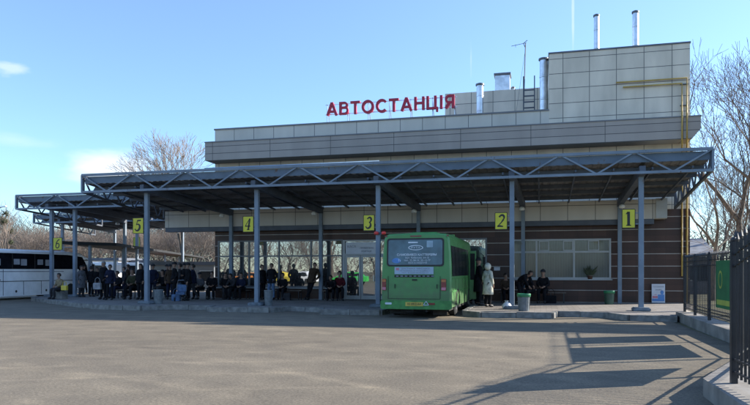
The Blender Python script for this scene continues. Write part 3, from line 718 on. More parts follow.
# red light box beside column 3
e = empty('red_lamp', (XA(381, 23.9), 23.9, ZA(381, 233.5, 23.9)), 0, 'small red lamp pair on the column just left of the bus roof', 'lamp')
b = MB(); b.box(-.22, .14, -.0, .04, -.04, .04); b.build('bracket', M['steel_dark'], e)
for x in (-.17, .12):
    b = MB(); b._lathe([(.04, -.05), (.09, -.03), (.09, .05), (.04, .08)], (x, -.05, 0), 10); b.build('lens', mat('red_lamp_plastic', (0.75, 0.06, 0.05), .3), e, True)

# ---------------------------------------------------------------- fence on its concrete wall
path = [(4.42, 22.3), (4.28, 18.6), (4.22, 13.2), (3.2, 10.85), (2.22, 8.5), (2.3, 5.8), (2.3, 3.0)]
wl = empty('fence_wall', (4.3, 16, 0), 0, 'low weathered concrete wall carrying the black iron fence', 'wall')
def wallseg(b, pts, wA, wB, z0, z1):
    pts = [Vector((x, y, 0)) for x, y in pts]; Ls, Rs = [], []
    for i, p in enumerate(pts):
        d = (pts[min(i + 1, len(pts) - 1)] - pts[max(i - 1, 0)]).normalized(); nrm = Vector((-d.y, d.x, 0))
        Ls.append(p - nrm * wA); Rs.append(p + nrm * wB)
    o = Vector((4.3, 16, 0))
    b.loft([[(a - o) + Vector((0, 0, z0)), (c - o) + Vector((0, 0, z0)), (c - o) + Vector((0, 0, z1)), (a - o) + Vector((0, 0, z1))] for a, c in zip(Ls, Rs)])
b = MB(); wallseg(b, path[:4], .26, .3, -.02, .26); b.build('wall_body', M['wallcap'], wl, bev=.02)
b = MB(); wallseg(b, [(3.36, 11.05), (2.34, 8.7), (2.34, 7.3), (2.36, 2.9)], .4, .24, -.02, .22); b.build('wall_body', M['wallcap'], wl, bev=.03)
def fence_panel(a, c, label, arch=0.0, banner=None, zb=.28, H=1.68):
    a = Vector((*a, 0)); c = Vector((*c, 0)); d = (c - a); ln = d.length; ang = math.atan2(d.y, d.x)
    e = empty('fence_panel', (a.x, a.y, zb), ang, label, 'fence', 'black iron fence panels along the right edge')
    def top(t): return H + arch * math.sin(PI * t)
    b = MB(); b.box(-.035, .035, -.035, .035, -.02, H + .04); b.sphere((0, 0, H + .06), .035); b.build('post', M['iron'], e)
    n = max(3, int(ln / .135)); b = MB()
    for i in range(1, n):
        t = i / n; x = t * ln; z1 = top(t)
        b.bar((x, 0, .06), (x, 0, z1), .024 if arch else .016); b.bm.verts.ensure_lookup_table()
        b._lathe([(.018, z1), (.024, z1 + .03), (.003, z1 + .1)], (x, 0, 0), 5)
    b.build('picket', M['iron'], e)
    for zz in (.12, .27):
        b = MB(); b.bar((0, 0, zz), (ln, 0, zz), .03, .022); b.build('rail', M['iron'], e)
    m_ = 10
    for off_ in (-.12, -.26):
        b = MB()
        for i in range(m_):
            t0, t1 = i / m_, (i + 1) / m_; b.bar((t0 * ln, 0, top(t0) + off_), (t1 * ln, 0, top(t1) + off_), .03, .022)
        b.build('rail', M['iron'], e)
    return e
fence_panel(path[0], (4.36, 20.6), 'iron fence panel touching the station corner, farthest from the camera')
fence_panel((4.36, 20.6), path[1], 'second iron fence panel from the station corner, left of the green banner')
def mid(a, c, t): return (a[0] + (c[0] - a[0]) * t, a[1] + (c[1] - a[1]) * t)
fence_panel(path[1], mid(path[1], path[2], .5), 'iron fence panel carrying the green banner')
fence_panel(mid(path[1], path[2], .5), path[2], 'iron fence panel mostly hidden behind the nearest one, before the bend')
fence_panel(path[2], path[3], 'slanting iron fence panel just after the bend', zb=.3)
fence_panel(path[3], path[4], 'slanting iron fence panel joining the nearest one', zb=.26)
fence_panel(path[4], path[5], 'nearest iron fence panel with an arched top at the right edge of the photo', arch=.2, zb=.24, H=1.62)
fence_panel(path[5], path[6], 'iron fence panel beyond the right edge, next after the arched one', arch=.2, zb=.24, H=1.62)
def banner(a, c, z0, z1, label, marks=True):
    a = Vector((*a, 0)); c = Vector((*c, 0)); d = c - a; ang = math.atan2(d.y, d.x)
    e = empty('banner', (a.x, a.y, z0), ang, label, 'banner', 'green banners tied to the iron fence')
    ln = d.length; h = z1 - z0
    b = MB(); b.box(0, ln, -.075, -.06, 0, h); b.build('sheet', M['bannergreen'], e)
    if marks:
        b = MB(); b.box(.1, ln - .1, -.085, -.0755, .08, .2); 
        b.build('stripe', M['banneryellow'], e)
        b = MB(); stroke_ring(b, ln * .3, h * .6, .16, .022); b.build('emblem', M['banneryellow'], e)
    return e
def stroke_ring(b, cx, cz, r, w):
    n = 20
    for i in range(n):
        a0, a1 = 2 * PI * i / n, 2 * PI * (i + 1) / n
        q = [(cx + (r + s) * math.cos(a), cz + (r + s) * 1.2 * math.sin(a)) for a, s in ((a0, w), (a1, w), (a1, -w), (a0, -w))]
        b.bm.faces.new([b.bm.verts.new((x, -.079, z)) for x, z in q])
banner((4.25, 17.5), (4.24, 16.1), .66, 1.8, 'green banner with a yellow ring and stripe left of the nearest fence panel')
banner((4.22, 15.45), (4.21, 13.4), .66, 1.8, 'green banner hidden behind the nearest fence panel, before the bend')
banner((3.66, 11.95), (2.78, 10.05), .7, 1.85, 'green banner on the slanting stretch of fence')

# added panel on posts, unseen at right, only to throw the long shade strip
hb = empty('added_shade_caster', (16.5, 27, 0), 0, 'long blank panel on tall steel posts right of the fence, added out of view to cast a shade strip', 'shade caster')
b = MB(); b.box(-7.5, 8.0, -.1, .1, 6.8, 9.6); b.build('panel', M['white'], hb)
for x in (-5.5, -1.5, 2.5, 6.5):
    b = MB(); b.box(x - .12, x + .12, .11, .35, 0, 9.4); b.build('post', M['steel_dark'], hb)

# ---------------------------------------------------------------- bus
bus = empty('green_bus', ((XA(381.5, 20.95) + XA(451.3, 20.95)) / 2, 20.95, 0), 0, 'small green city bus parked rear-on with writing on its rear window', 'bus')
BW = (XA(451.3, 20.95) - XA(381.5, 20.95)) / 2; BLN = 6.9
def bring(y, hw, z0, z1, r=.22, inset=.09, rz=.12):
    # rounded rectangular ring in XZ at depth y, narrower at the top
    pts = []
    def W(z): t = max(0, (z - 1.2) / (z1 - 1.2)); return hw - inset * t * t
    pts.append((-W(z0), z0)); 
    seq = [z0 + .0, .75, 1.2, 1.7, 2.2, z1 - r]
    left = [(-W(z) if z > .5 else -W(z), z) for z in seq]
    tl = [(-W(z1 - r) + r * (1 - math.cos(R(a))), z1 - r + r * math.sin(R(a)) * 1) for a in (25, 50, 75)]
    topm = [(-hw * .5, z1 + .01), (0, z1 + .03), (hw * .5, z1 + .01)]
    right = [(-x, z) for x, z in reversed(left)]; tr = [(-x, z) for x, z in reversed(tl)]
    return [(x, y, z) for x, z in left + tl + topm + tr + right]
b = MB()
rings = [bring(.16, BW - .16, .52, 2.60), bring(.05, BW - .05, .40, 2.72), bring(0.0, BW - .012, .36, 2.72), bring(.0 + .06, BW, .36, 2.78), bring(.5, BW, .36, 2.80)]
# rear face leans: shift upper points forward a little
def lean(r): return [(x, y + max(0, z - 1.1) * .05, z) for x, y, z in r]
rings = [lean(r) for r in rings[2:]]
rings[0] = [(x * .965, y, min(z, 2.74)) for x, y, z in rings[0]]
rings += [bring(2.5, BW, .36, 2.82), bring(BLN - .4, BW, .36, 2.80), bring(BLN - .05, BW - .05, .36, 2.68), bring(BLN, BW - .1, .4, 2.5)]
b.loft(rings)
b.build('body', M['busgreen'], bus, bev=.02)
def yl(z): return max(0, z - 1.1) * .05
SL = .05
def rear_slab(name, x0, x1, z0, z1, y, th, m, parent=None, bev=0.0, rx=0):
    # slab following the rear face's lean
    bb = MB(); poly = []
    r = bev or .001; n = 4
    for cx, cz, a0 in ((x1 - r, z1 - r, 0), (x0 + r, z1 - r, 90), (x0 + r, z0 + r, 180), (x1 - r, z0 + r, 270)):
        for k in range(n + 1): a = R(a0 + 90 * k / n); poly.append((cx + r * math.cos(a), cz + r * math.sin(a)))
    A = [bb.bm.verts.new((x, y + yl(z), z)) for x, z in poly]; B = [bb.bm.verts.new((x, y + th + yl(z), z)) for x, z in poly]
    bb.bm.faces.new(A); bb.bm.faces.new(B[::-1])
    for k in range(len(poly)): bb.bm.faces.new((A[k], A[(k + 1) % len(poly)], B[(k + 1) % len(poly)], B[k]))
    return bb.build(name, m, parent or bus)
def bx(px): return XA(px, 20.95) - bus.location.x
def bz(py): return ZA(416, py, 20.95)
rw = rear_slab('rear_window', bx(386.6), bx(443.8), bz(266.3), bz(238), -.012, .03, M['black'], bev=.09)
rear_slab('film', bx(388.2), bx(442.3), bz(264.8), bz(239.7), -.02, .02, M['rearfilm'], rw, .07)
def btext(s_, px, py, h, w, m=M['filmwhite'], parent=rw, y=-.026, **k):
    me = text_mesh(s_, h, .001, **k); xs_ = [v.co.x for v in me.vertices]; sc = w / (max(xs_) - min(xs_))
    for v in me.vertices: v.co.x *= sc
    me.materials.clear(); me.materials.append(m)
    o = bpy.data.objects.new('lettering', me); o.rotation_euler = (PI / 2 - .05, 0, 0); o.location = (bx(px), y + yl(bz(py)), bz(py)); col.objects.link(o); o.parent = parent
btext('САМОВИВІЗ КАТТЕРІЯМ', 416.5, 254.8, .095, 1.32, offset=.002)
btext('вул. Київська, 64-15', 417, 257.8, .085, .78)
btext('тел. 32-58-18, 50-12-77', 417, 260.4, .08, .88)
btext('МЕБЛІ НА ЗАМОВЛЕННЯ', 417.5, 262.9, .08, .62)
def oval(px, py, rx, rz, m, y, ring=False):
    bb = MB(); n = 24
    P0 = [(bx(px) + rx * math.cos(2 * PI * k / n), bz(py) + rz * math.sin(2 * PI * k / n)) for k in range(n)]
    A = [bb.bm.verts.new((x, y + yl(z), z)) for x, z in P0]; B_ = [bb.bm.verts.new((x, y + .004 + yl(z), z)) for x, z in P0]
    bb.bm.faces.new(A)
    for k in range(n): bb.bm.faces.new((A[k], A[(k + 1) % n], B_[(k + 1) % n], B_[k]))
    o = bb.build('emblem', m, rw); return o
oval(415.5, 247.6, .25, .085, M['filmwhite'], -.026); oval(415.5, 247.6, .22, .062, M['rearfilm'], -.0275)
btext('РУТА', 415.5, 247.6, .08, .3, y=-.031)
oval(396.3, 260.6, .15, .085, M['blue'], -.026)
btext('h', 399.5, 260.2, .13, .07)
rear_slab('emblem', bx(408), bx(417.5), bz(243), bz(241.7), -.024, .003, M['filmwhite'], rw)
rear_slab('emblem', bx(426.5), bx(432.8), bz(247.3), bz(240.8), -.024, .003, mat('film_sticker', (.3, .42, .5), .4), rw, .02)
rp = rear_slab('rear_panel_sign', bx(394.5), bx(433.5), bz(274.2), bz(266.9), -.02, .02, mat('bus_advert_panel', (.36, .46, .55), .5, var=.1))
btext('ДОСТАВКА  ВАНТАЖІВ', 415.5, 268.7, .075, .95, M['textgrey'], rp, -.0235)
btext('та пасажирів по місту і області', 415, 270.8, .06, 1.0, M['textgrey'], rp, -.0235)
btext('тел. 8-050-464-12-15', 415, 272.8, .06, .9, M['textgrey'], rp, -.0235)
rear_slab('emblem', bx(396), bx(399), bz(270.3), bz(267.8), -.024, .003, M['pink'], rp)
rear_slab('vent_grille', bx(394.5), bx(433.5), bz(277.2), bz(275.0), -.012, .02, M['under'])
for k in range(9): rear_slab('grille_bar', bx(396 + k * 4.4), bx(398.6 + k * 4.4), bz(276.6), bz(275.6), -.016, .003, M['textgrey'])
for pa, pb in ((382.2, 386.2), (441.2, 446.2)):
    h_ = rear_slab('tail_light', bx(pa), bx(pb), bz(290.5), bz(278.8), -.028, .04, M['tail'], bev=.02)
    rear_slab('indicator', bx(pa) + .01, bx(pb) - .01, bz(282), bz(279.5), -.034, .008, M['tailorange'], h_, .01)
    rear_slab('reflector', bx(pa) + .01, bx(pb) - .01, bz(290), bz(287.3), -.034, .008, M['pink'], h_, .01)
bp_ = rear_slab('bumper', -BW - .015, BW + .015, bz(309.2), bz(300.5), -.09, .16, M['busgreen2'], bev=.06)
pl_ = rear_slab('number_plate', bx(406), bx(423.6), bz(306), bz(302), -.1, .012, M['plate'])
btext('ВІ 0912 АА', 414.8, 304, .1, .45, M['black'], pl_, -.104)
for px in (389, 432): rear_slab('fog_light', bx(px) - .11, bx(px) + .11, bz(304.6), bz(302.6), -.1, .012, M['filmwhite'] if px == 389 else M['tail'], bp_, .02)
bb = MB(); cx, cz = bx(426.6), bz(303.6)
for a in range(3):
    a0, a1 = R(90 + a * 120), R(210 + a * 120); bb.bar((cx + .1 * math.cos(a0), -.105, cz + .085 * math.sin(a0)), (cx + .1 * math.cos(a1), -.105, cz + .085 * math.sin(a1)), .02)
bb.build('warning_triangle', M['filmwhite'], bus)
rear_slab('door_handle', bx(412), bx(417), bz(280.6), bz(279.2), -.02, .02, M['under'])
rear_slab('stop_lamp', bx(410), bx(421), bz(236.6), bz(235.4), -.02, .03, M['tail'])
for px_ in (384.5, 446.2): rear_slab('marker_lamp', bx(px_), bx(px_) + .07, bz(236.4), bz(235.2), -.02, .03, M['tail'])
bb = MB()
for x_ in (-.7, .7): bb.bar((x_, -.03, .98), (x_, -.03, 1.12), .02, .03)
bb.build('lid_hinge', M['under'], bus)
bb = MB(); bb.tube([(.75, 3.2, 2.84), (.75, 3.2, 2.9)], .12, 12); bb.build('roof_vent', M['busgreen2'], bus)
bb = MB()
for sgn in (1, -1):
    for y_ in (1.0, 2.0, 3.05, 4.15, 5.3): bb.box(sgn * BW - .006, sgn * BW + .006, y_, y_ + .012, .42, 1.30)
bb.build('panel_seam', M['under'], bus)
# engine lid seam
bb = MB()
for z, x0, x1 in ((bz(299), bx(388), bx(440)),): bb.box(x0, x1, -.014, .0, z, z + .012)
for x in (bx(388), bx(440)): bb.box(x, x + .012, -.014, .0, bz(299) + .012, 1.38)
bb.build('lid_seam', M['under'], bus)
# side windows / doors on the right (+X) side and left side
for sgn in (1, -1):
    def sx(z): return sgn * (BW - .09 * max(0, (z - 1.2) / 1.58) ** 2)
    for i, (y0, y1) in enumerate(((.22, .95), (1.05, 1.95), (2.05, 3.0), (3.1, 4.1), (4.2, 5.2))):
        bb = MB(); A = []
        for z in (1.38, 1.7, 2.05, 2.38):
            A.append([bb.bm.verts.new((sx(z) + sgn * .012, y, z)) for y in (y0, y1)])
        for r0, r1 in zip(A, A[1:]): bb.bm.faces.new((r0[0], r0[1], r1[1], r1[0]))
        w_ = bb.build('side_window', M['glass_dark'], bus); md = w_.modifiers.new('s', 'SOLIDIFY'); md.thickness = .02; md.offset = 0
    bb = MB()
    bb.box(sgn * BW - .006, sgn * BW + .012, .2, BLN - .3, .86, .9); bb.box(sgn * BW - .006, sgn * BW + .014, .2, BLN - .3, 1.28, 1.31)
    bb.build('side_moulding', M['busgreen2'], bus)
# open passenger door leaf (folded outwards) on the right
dl = MB(); dl.box(BW + .02, BW + .30, 5.2, 5.25, .42, 2.35, bev=.02); dlo = dl.build('open_door', M['busgreen'], bus)
dl = MB(); dl.box(BW + .07, BW + .25, 5.185, 5.198, 1.2, 2.25); q = dl.build('pane', M['glass_dark'], bus); q.parent = dlo
dl = MB(); dl.box(BW + .02, BW + .16, .9, 1.05, .42, 1.28, bev=.03) if False else None
for y in (1.65, 5.45):
    for sgn in (1, -1):
        bb = MB(); xo = sgn * (BW - .17)
        m_ = Matrix.Translation((xo, y, .42)) @ Matrix.Rotation(PI / 2, 4, 'Y')
        prof = [(.20, -.13), (.36, -.13), (.42, -.09), (.42, .09), (.36, .13), (.20, .13)]
        rr = [[m_ @ Vector((r * math.cos(2 * PI * k / 24), r * math.sin(2 * PI * k / 24), z)) for k in range(24)] for r, z in prof]
        bb.loft(rr); wh = bb.build('wheel', M['rubber'], bus)
        bb = MB(); rr = [[m_ @ Vector((r * math.cos(2 * PI * k / 20), r * math.sin(2 * PI * k / 20), z)) for k in range(20)] for r, z in ((.21, -.1), (.21, .135 if sgn > 0 else .1), (.1, .145 if sgn > 0 else .1))]
        bb.loft(rr); q = bb.build('rim', M['rim'], bus); q.parent = wh
        bb = MB(); arcp = [(y + .5 * math.cos(R(a)), .40 + .5 * math.sin(R(a))) for a in range(0, 181, 15)]
        bb.tube([(sgn * (BW + .005), yy, zz) for yy, zz in arcp], .03, 6); bb.build('wheel_arch', M['under'], bus)
bb = MB(); bb.box(-BW + .1, BW - .1, .25, BLN - .3, .24, .37); bb.box(-.75, .75, 1.5, 1.8, .3, .5); bb.box(-.95, -.4, .35, .4, .12, .4); bb.box(.5, .98, .35, .4, .1, .4); bb.box(-.5, -.1, .1, .6, .2, .34); bb.tube([(.35, .5, .26), (.35, -.02, .24)], .035, 8)
bb.build('underbody', M['under'], bus)
bb = MB(); bb.box(-.45, .45, 1.6, 2.4, 2.84, 2.92, bev=.03); bb.build('roof_hatch', M['busgreen2'], bus)
for sgn in (1, -1):
    bb = MB(); bb.box(sgn * (BW + .02) - .0, sgn * (BW + .2), BLN - .3, BLN - .25, 1.9, 2.25, bev=.02); bb.bar((sgn * (BW - .08), BLN - .3, 2.45), (sgn * (BW + .1), BLN - .28, 2.25), .03); bb.build('mirror', M['black'], bus)

# ---------------------------------------------------------------- white coach on the left (side-on, receding)
cxs = -27.45
coach = empty('white_coach', (cxs - 1.2, 23.8, 0), 0, 'white touring coach with a dark window band, half out of the picture at left', 'coach')
CLN = 11.6; CT = 2.73; CB = .2
def cring(y, z0, z1, hw=1.2, r=.2):
    left = [(-hw, z0), (-hw, .7), (-hw, 1.4), (-hw + .03, z1 - r)]
    tl = [(-hw + .03 + r * (1 - math.cos(R(a))), z1 - r + r * math.sin(R(a))) for a in (30, 60, 85)]
    pts = left + tl; pts = pts + [(-x, z) for x, z in reversed(pts)]
    return [(x, y, z) for x, z in pts]
b = MB(); b.loft([cring(0, CB + .1, CT - .1, 1.15), cring(.15, CB, CT), cring(CLN - 2.4, CB, CT), cring(CLN - 1.0, CB, CT - .08), cring(CLN - .35, CB, CT - .35, 1.18), cring(CLN, CB + .12, CT - 1.2, 1.08)]); b.build('body', M['coachwhite'], coach, bev=.015)
b = MB(); b.box(1.2 + .0, 1.215, .3, CLN - 2.3, 1.66, CT - .22); b.build('window_band', M['coachglass'], coach)
b = MB(); b.prism([(CLN - 2.3, 1.66), (CLN - 2.3, CT - .22), (CLN - 1.0, CT - .32), (CLN - .6, 1.9), (CLN - .45, 1.3), (CLN - 1.1, 1.3), (CLN - 1.3, 1.66)], 1.17, 1.21, 'X'); b.build('front_window', M['coachglass'], coach)
b = MB()
for y in (1.9, 3.5, 5.1, 6.7): b.box(1.216, 1.222, y, y + .03, 1.66, CT - .22)
b.build('pillar', M['black'], coach)
b = MB()
for z in (.98,): b.box(1.2, 1.212, .2, CLN - 1.2, z, z + .035)
for y in (3.4, 4.5, 5.9, 7.2): b.box(1.2, 1.212, y, y + .02, CB + .05, 1.0 if y != 4.5 and y != 3.4 else 1.64)
b.build('body_seam', M['under'], coach)
for y in (3.8, 4.2): 
    b = MB(); b.box(1.2, 1.225, y, y + .12, 1.05, 1.1); b.build('door_handle', M['black'], coach)
for y in (5.4, 7.6):
    b = MB(); m_ = Matrix.Translation((1.2, y, .42)); b.sphere((1.2, y, .45), .07, (.3, 1, 1)); b.build('side_marker', M['black'], coach)
for y in (2.2, CLN - 2.0):
    for sgn in (1, -1):
        bb = MB(); m_ = Matrix.Translation((sgn * 1.02, y, .42)) @ Matrix.Rotation(PI / 2, 4, 'Y')
        bb.loft([[m_ @ Vector((r * math.cos(2 * PI * k / 20), r * math.sin(2 * PI * k / 20), z)) for k in range(20)] for r, z in ((.36, -.12), (.42, -.08), (.42, .13), (.38, .19), (.2, .19))]); bb.build('wheel', M['rubber'], coach)
b = MB(); b.box(1.2, 1.208, .3, CLN - 2.6, 1.5, 1.54); b.build('stripe', M['textgrey'], coach)
b = MB(); b.tube([(1.1, CLN - .9, CT - .5), (1.35, CLN - .35, CT - .5), (1.4, CLN - .25, CT - .8)], .03, 6); b.box(1.3, 1.5, CLN - .3, CLN - .2, CT - 1.25, CT - .75); b.build('mirror', M['black'], coach)
wp_ = mat('window_paper', (.3, .32, .36), .6)
for i, y in enumerate((3.9, 5.2, 5.7, 6.9, 7.5)):
    b = MB(); b.box(1.223, 1.226, y, y + .42, 1.85 + .05 * (i % 2), 2.2); b.build('window_paper', wp_, coach)

# ---------------------------------------------------------------- street furniture
def mesh_bin(px, Y, label, h=.62, w=.2, m='binwire', liner=None):
    e = empty('litter_bin', (XA(px, Y), Y, PL), 0, label, 'bin')
    b = MB(); b._lathe([(w * .82, 0), (w * .86, .03), (w, h - .04), (w * 1.06, h - .03), (w * 1.06, h), (w * .93, h), (w * .75, h * .3)], (0, 0, 0), 18); b.build('bucket', M[m], e, False)
    b = MB()
    for k in range(18):
        a = 2 * PI * k / 18; b.bar((w * .86 * math.cos(a), w * .86 * math.sin(a), .03), (w * 1.01 * math.cos(a), w * 1.01 * math.sin(a), h - .04), .012)
    b.build('slats', M[m], e)
    if liner:
        b = MB(); b._lathe([(w * 1.09, h - .09), (w * 1.12, h - .0), (w * 1.14, h + .015), (w * .98, h + .02), (w * .95, h - .05)], (0, 0, 0), 18); b.build('rim', M[liner], e, True)
    return e
mesh_bin(158.3, 24.2, 'wider grey slatted litter bin before the crowd near the leftmost numbered column', .6, .2)
mesh_bin(268.6, 24.0, 'narrow grey slatted litter bin in front of the person in pale jeans', .62, .17)
mesh_bin(523.8, 23.0, 'grey litter bin with a bright green rim right of the column with bay sign 2', .58, .21, 'binwire', 'bingreen')
mesh_bin(609.2, 28.4, 'dark green litter bin left of the column with bay sign 1', .55, .2, 'bindark', 'bingreen')
# bag
b = MB(); b._lathe([(.10, 0), (.19, .05), (.2, .16), (.12, .27), (.05, .31), (.09, .37)], (0, 0, 0), 14)
for v in b.bm.verts: v.co.x += .02 * math.sin(v.co.z * 31 + v.co.y * 40); v.co.y += .02 * math.sin(v.co.z * 27 + v.co.x * 33)
o = b.build('plastic_bag', M['bagwhite'], None, True); o.location = (XA(506.8, 23.9), 23.9, PL); o.scale = (.85, .85, .85); tag(o, 'crumpled white plastic bag at the foot of the column with bay sign 2', 'bag')
# poster board leaning on the wall
e = empty('poster_board', (XA(658.3, FAC - .25), FAC - .25, PL), 0, 'white poster board with blue and pink print leaning against the brown wall', 'poster')
pw_ = (XA(665, FAC - .25) - XA(651.7, FAC - .25)) / 2; ph_ = ZA(658, 284, FAC - .25) - PL
b = MB(); b.box(-pw_, pw_, -.02, .01, .03, ph_); b.build('sheet', M['paper'], e)
b = MB(); b.box(-pw_ * .95, pw_ * .9, -.024, -.0205, .1, .2); b.box(-.02, pw_ * .9, -.0245, -.0205, .2, .38); b.sphere((pw_ * .55, -.022, .47), .09, (.8, .03, 1)); b.build('blue_print', M['blue'], e)
b = MB(); b.box(-pw_ * .9, -.03, -.024, -.0205, .22, .32); b.box(-pw_ * .6, -.06, -.024, -.0205, .36, .38); b.build('pink_print', M['pink'], e)
text_obj('lettering', 'ПОПОВНЕННЯ', .1, M['textgrey'], e, (0, -.022, ph_ - .12), .001, w=pw_ * 1.6)
text_obj('lettering', 'рахунку', .09, M['textgrey'], e, (0, -.022, ph_ - .24), .001, w=pw_ * .9)
b = MB(); b.bar((-pw_ * .8, .0, 0), (-pw_ * .8, .18, ph_ * .8), .02); b.bar((pw_ * .8, .0, 0), (pw_ * .8, .18, ph_ * .8), .02); b.box(-pw_, pw_, -.03, .02, 0, .03); b.build('stand', M['steel_dark'], e)
def bench(pa, pb, Y, label, back=False):
    x0, x1 = XA(pa, Y), XA(pb, Y); c = (x0 + x1) / 2; h = (x1 - x0) / 2
    e = empty('bench', (c, Y, PL), 0, label, 'bench', 'wooden benches along the facade')
    b = MB()
    for y in (-.18, -.06, .06, .18): b.box(-h, h, y - .05, y + .05, .42, .455)
    b.build('seat', M['wood'], e)
    for s in (-.85, 0, .85):
        b = MB(); b.bar((s * h, -.17, 0), (s * h, -.17, .42), .04); b.bar((s * h, .17, 0), (s * h, .17, .42), .04); b.bar((s * h, -.17, .39), (s * h, .17, .39), .04); b.build('leg', M['iron'], e)
bench(222, 250, 29.3, 'dark bench under the first pane of the hall window')
bench(263, 303, 29.3, 'dark bench under the middle panes of the hall window')
bench(323, 342, 29.3, 'dark bench left of the glass entrance doors')
bench(499, 532, 29.2, 'dark bench below the left of the curtained window')
bench(536, 566, 29.2, 'dark bench below the right of the curtained window')
bench(118, 148, 28.5, 'dark bench crowded with waiting people left of bay sign 5')
bench(160, 212, 28.8, 'dark bench crowded with waiting people right of bay sign 5')
# stone block planter where the tan-jacketed person sits
o = MB(); o.box(-.28, .28, -.22, .22, 0, .42, bev=.03); o = o.build('stone_block', M['kerb']); o.location = (XA(60, 27.2), 27.2, PL); tag(o, 'grey stone block used as a seat beside the coach', 'block')

# ---------------------------------------------------------------- people
def skin(name, nodes, edges, m, sub=1, extra=None):
    me = bpy.data.meshes.new(name); me.from_pydata([n[0] for n in nodes], edges, [])
    o = bpy.data.objects.new(name, me); col.objects.link(o)
    md = o.modifiers.new('sk', 'SKIN'); md.use_smooth_shade = True
    if not me.skin_vertices:
        me.skin_vertices.new()
    for i, n in enumerate(nodes):
        r = n[1]; sv = me.skin_vertices[0].data[i]; sv.radius = r if isinstance(r, tuple) else (r, r); sv.use_root = (i == 0)
    sb = o.modifiers.new('su', 'SUBSURF'); sb.levels = sub; sb.render_levels = sub
    dg = bpy.context.evaluated_depsgraph_get(); me2 = bpy.data.meshes.new_from_object(o.evaluated_get(dg))
    bpy.data.objects.remove(o); me2.name = name; me2.materials.clear(); me2.materials.append(m)
    if extra:
        bm = bmesh.new(); bm.from_mesh(me2); extra(bm); bm.to_mesh(me2); bm.free()
    for p in me2.polygons: p.use_smooth = True
    return me2
BASE = dict(pel=(0, 0, .95), spi=(0, 0, 1.14), che=(0, 0, 1.32), nek=(0, 0.01, 1.46), hed=(0, -.01, 1.585), top=(0, 0.0, 1.685),
            shL=(-.155, 0, 1.375), elL=(-.23, .03, 1.13), wrL=(-.22, -.06, .89), shR=(.155, 0, 1.375), elR=(.23, .03, 1.13), wrR=(.22, -.06, .89),
            hiL=(-.09, 0, .90), knL=(-.10, -.02, .50), anL=(-.10, .03, .09), toL=(-.12, -.13, .04), hiR=(.09, 0, .90), knR=(.10, -.02, .50), anR=(.10, .03, .09), toR=(.12, -.13, .04))
POSES = {
    'stand': {},
    'pockets': dict(elL=(-.26, .07, 1.15), wrL=(-.17, -.06, .95), elR=(.26, .07, 1.15), wrR=(.17, -.06, .95), knL=(-.12, -.02, .5), anL=(-.15, .03, .09), toL=(-.19, -.12, .04)),
    'bag': dict(elR=(.24, .0, 1.12), wrR=(.26, -.1, .86), elL=(-.22, -.02, 1.14), wrL=(-.08, -.22, 1.16), anL=(-.12, -.05, .09), toL=(-.14, -.22, .04)),
    'lean': dict(pel=(-.05, -.06, .92), spi=(-.02, .0, 1.12), che=(.03, .04, 1.30), nek=(.06, .05, 1.44), hed=(.07, .03, 1.58), top=(.07, .04, 1.68), shL=(-.14, .05, 1.39), shR=(.22, .04, 1.38),
                 elL=(-.22, .08, 1.12), wrL=(-.16, -.1, .95), elR=(.29, .08, 1.11), wrR=(.2, -.08, .94), hiL=(-.13, -.06, .87), hiR=(.04, -.06, .87), knL=(-.13, -.2, .48), anL=(-.10, -.24, .09), toL=(-.12, -.4, .04),
                 knR=(-.04, -.2, .47), anR=(-.20, -.28, .1), toR=(-.22, -.44, .06)),
    'walk': dict(knL=(-.09, -.18, .52), anL=(-.09, -.26, .10), toL=(-.10, -.42, .07), knR=(.09, .04, .48), anR=(.09, .26, .14), toR=(.10, .12, .04), elL=(-.23, .1, 1.14), wrL=(-.2, .1, .9), elR=(.23, -.06, 1.13), wrR=(.2, -.24, .95)),
    'sit': dict(pel=(0, .02, .52), spi=(0, .02, .72), che=(0, -.02, .90), nek=(0, -.04, 1.04), hed=(0, -.07, 1.18), top=(0, -.07, 1.28), shL=(-.155, -.03, .955), shR=(.155, -.03, .955), elL=(-.23, -.06, .74), wrL=(-.1, -.27, .66), elR=(.23, -.06, .74), wrR=(.1, -.27, .66),
                hiL=(-.09, -.0, .50), hiR=(.09, -.0, .50), knL=(-.12, -.43, .52), anL=(-.11, -.40, .09), toL=(-.12, -.56, .04), knR=(.12, -.43, .52), anR=(.12, -.38, .09), toR=(.14, -.54, .04)),
    'sitfwd': dict(pel=(0, .02, .52), spi=(0, -.04, .70), che=(0, -.14, .85), nek=(0, -.22, .96), hed=(0, -.3, 1.07), top=(0, -.32, 1.17), shL=(-.175, -.18, .92), shR=(.175, -.18, .92), elL=(-.23, -.3, .68), wrL=(-.08, -.48, .62), elR=(.23, -.3, .68), wrR=(.06, -.48, .62),
                   hiL=(-.09, -.0, .50), hiR=(.09, -.0, .50), knL=(-.15, -.43, .52), anL=(-.13, -.36, .09), toL=(-.14, -.52, .04), knR=(.15, -.43, .52), anR=(.13, -.42, .09), toR=(.15, -.58, .04)),
    'bend': dict(pel=(0, .1, .9), spi=(0, -.03, 1.05), che=(0, -.2, 1.15), nek=(0, -.34, 1.2), hed=(0, -.45, 1.25), top=(0, -.5, 1.33), shL=(-.175, -.28, 1.18), shR=(.175, -.28, 1.18), elL=(-.22, -.36, .93), wrL=(-.16, -.48, .75), elR=(.22, -.36, .93), wrR=(.14, -.5, .75),
                 hiL=(-.09, .08, .86), hiR=(.09, .08, .86)),
}
PM = {}
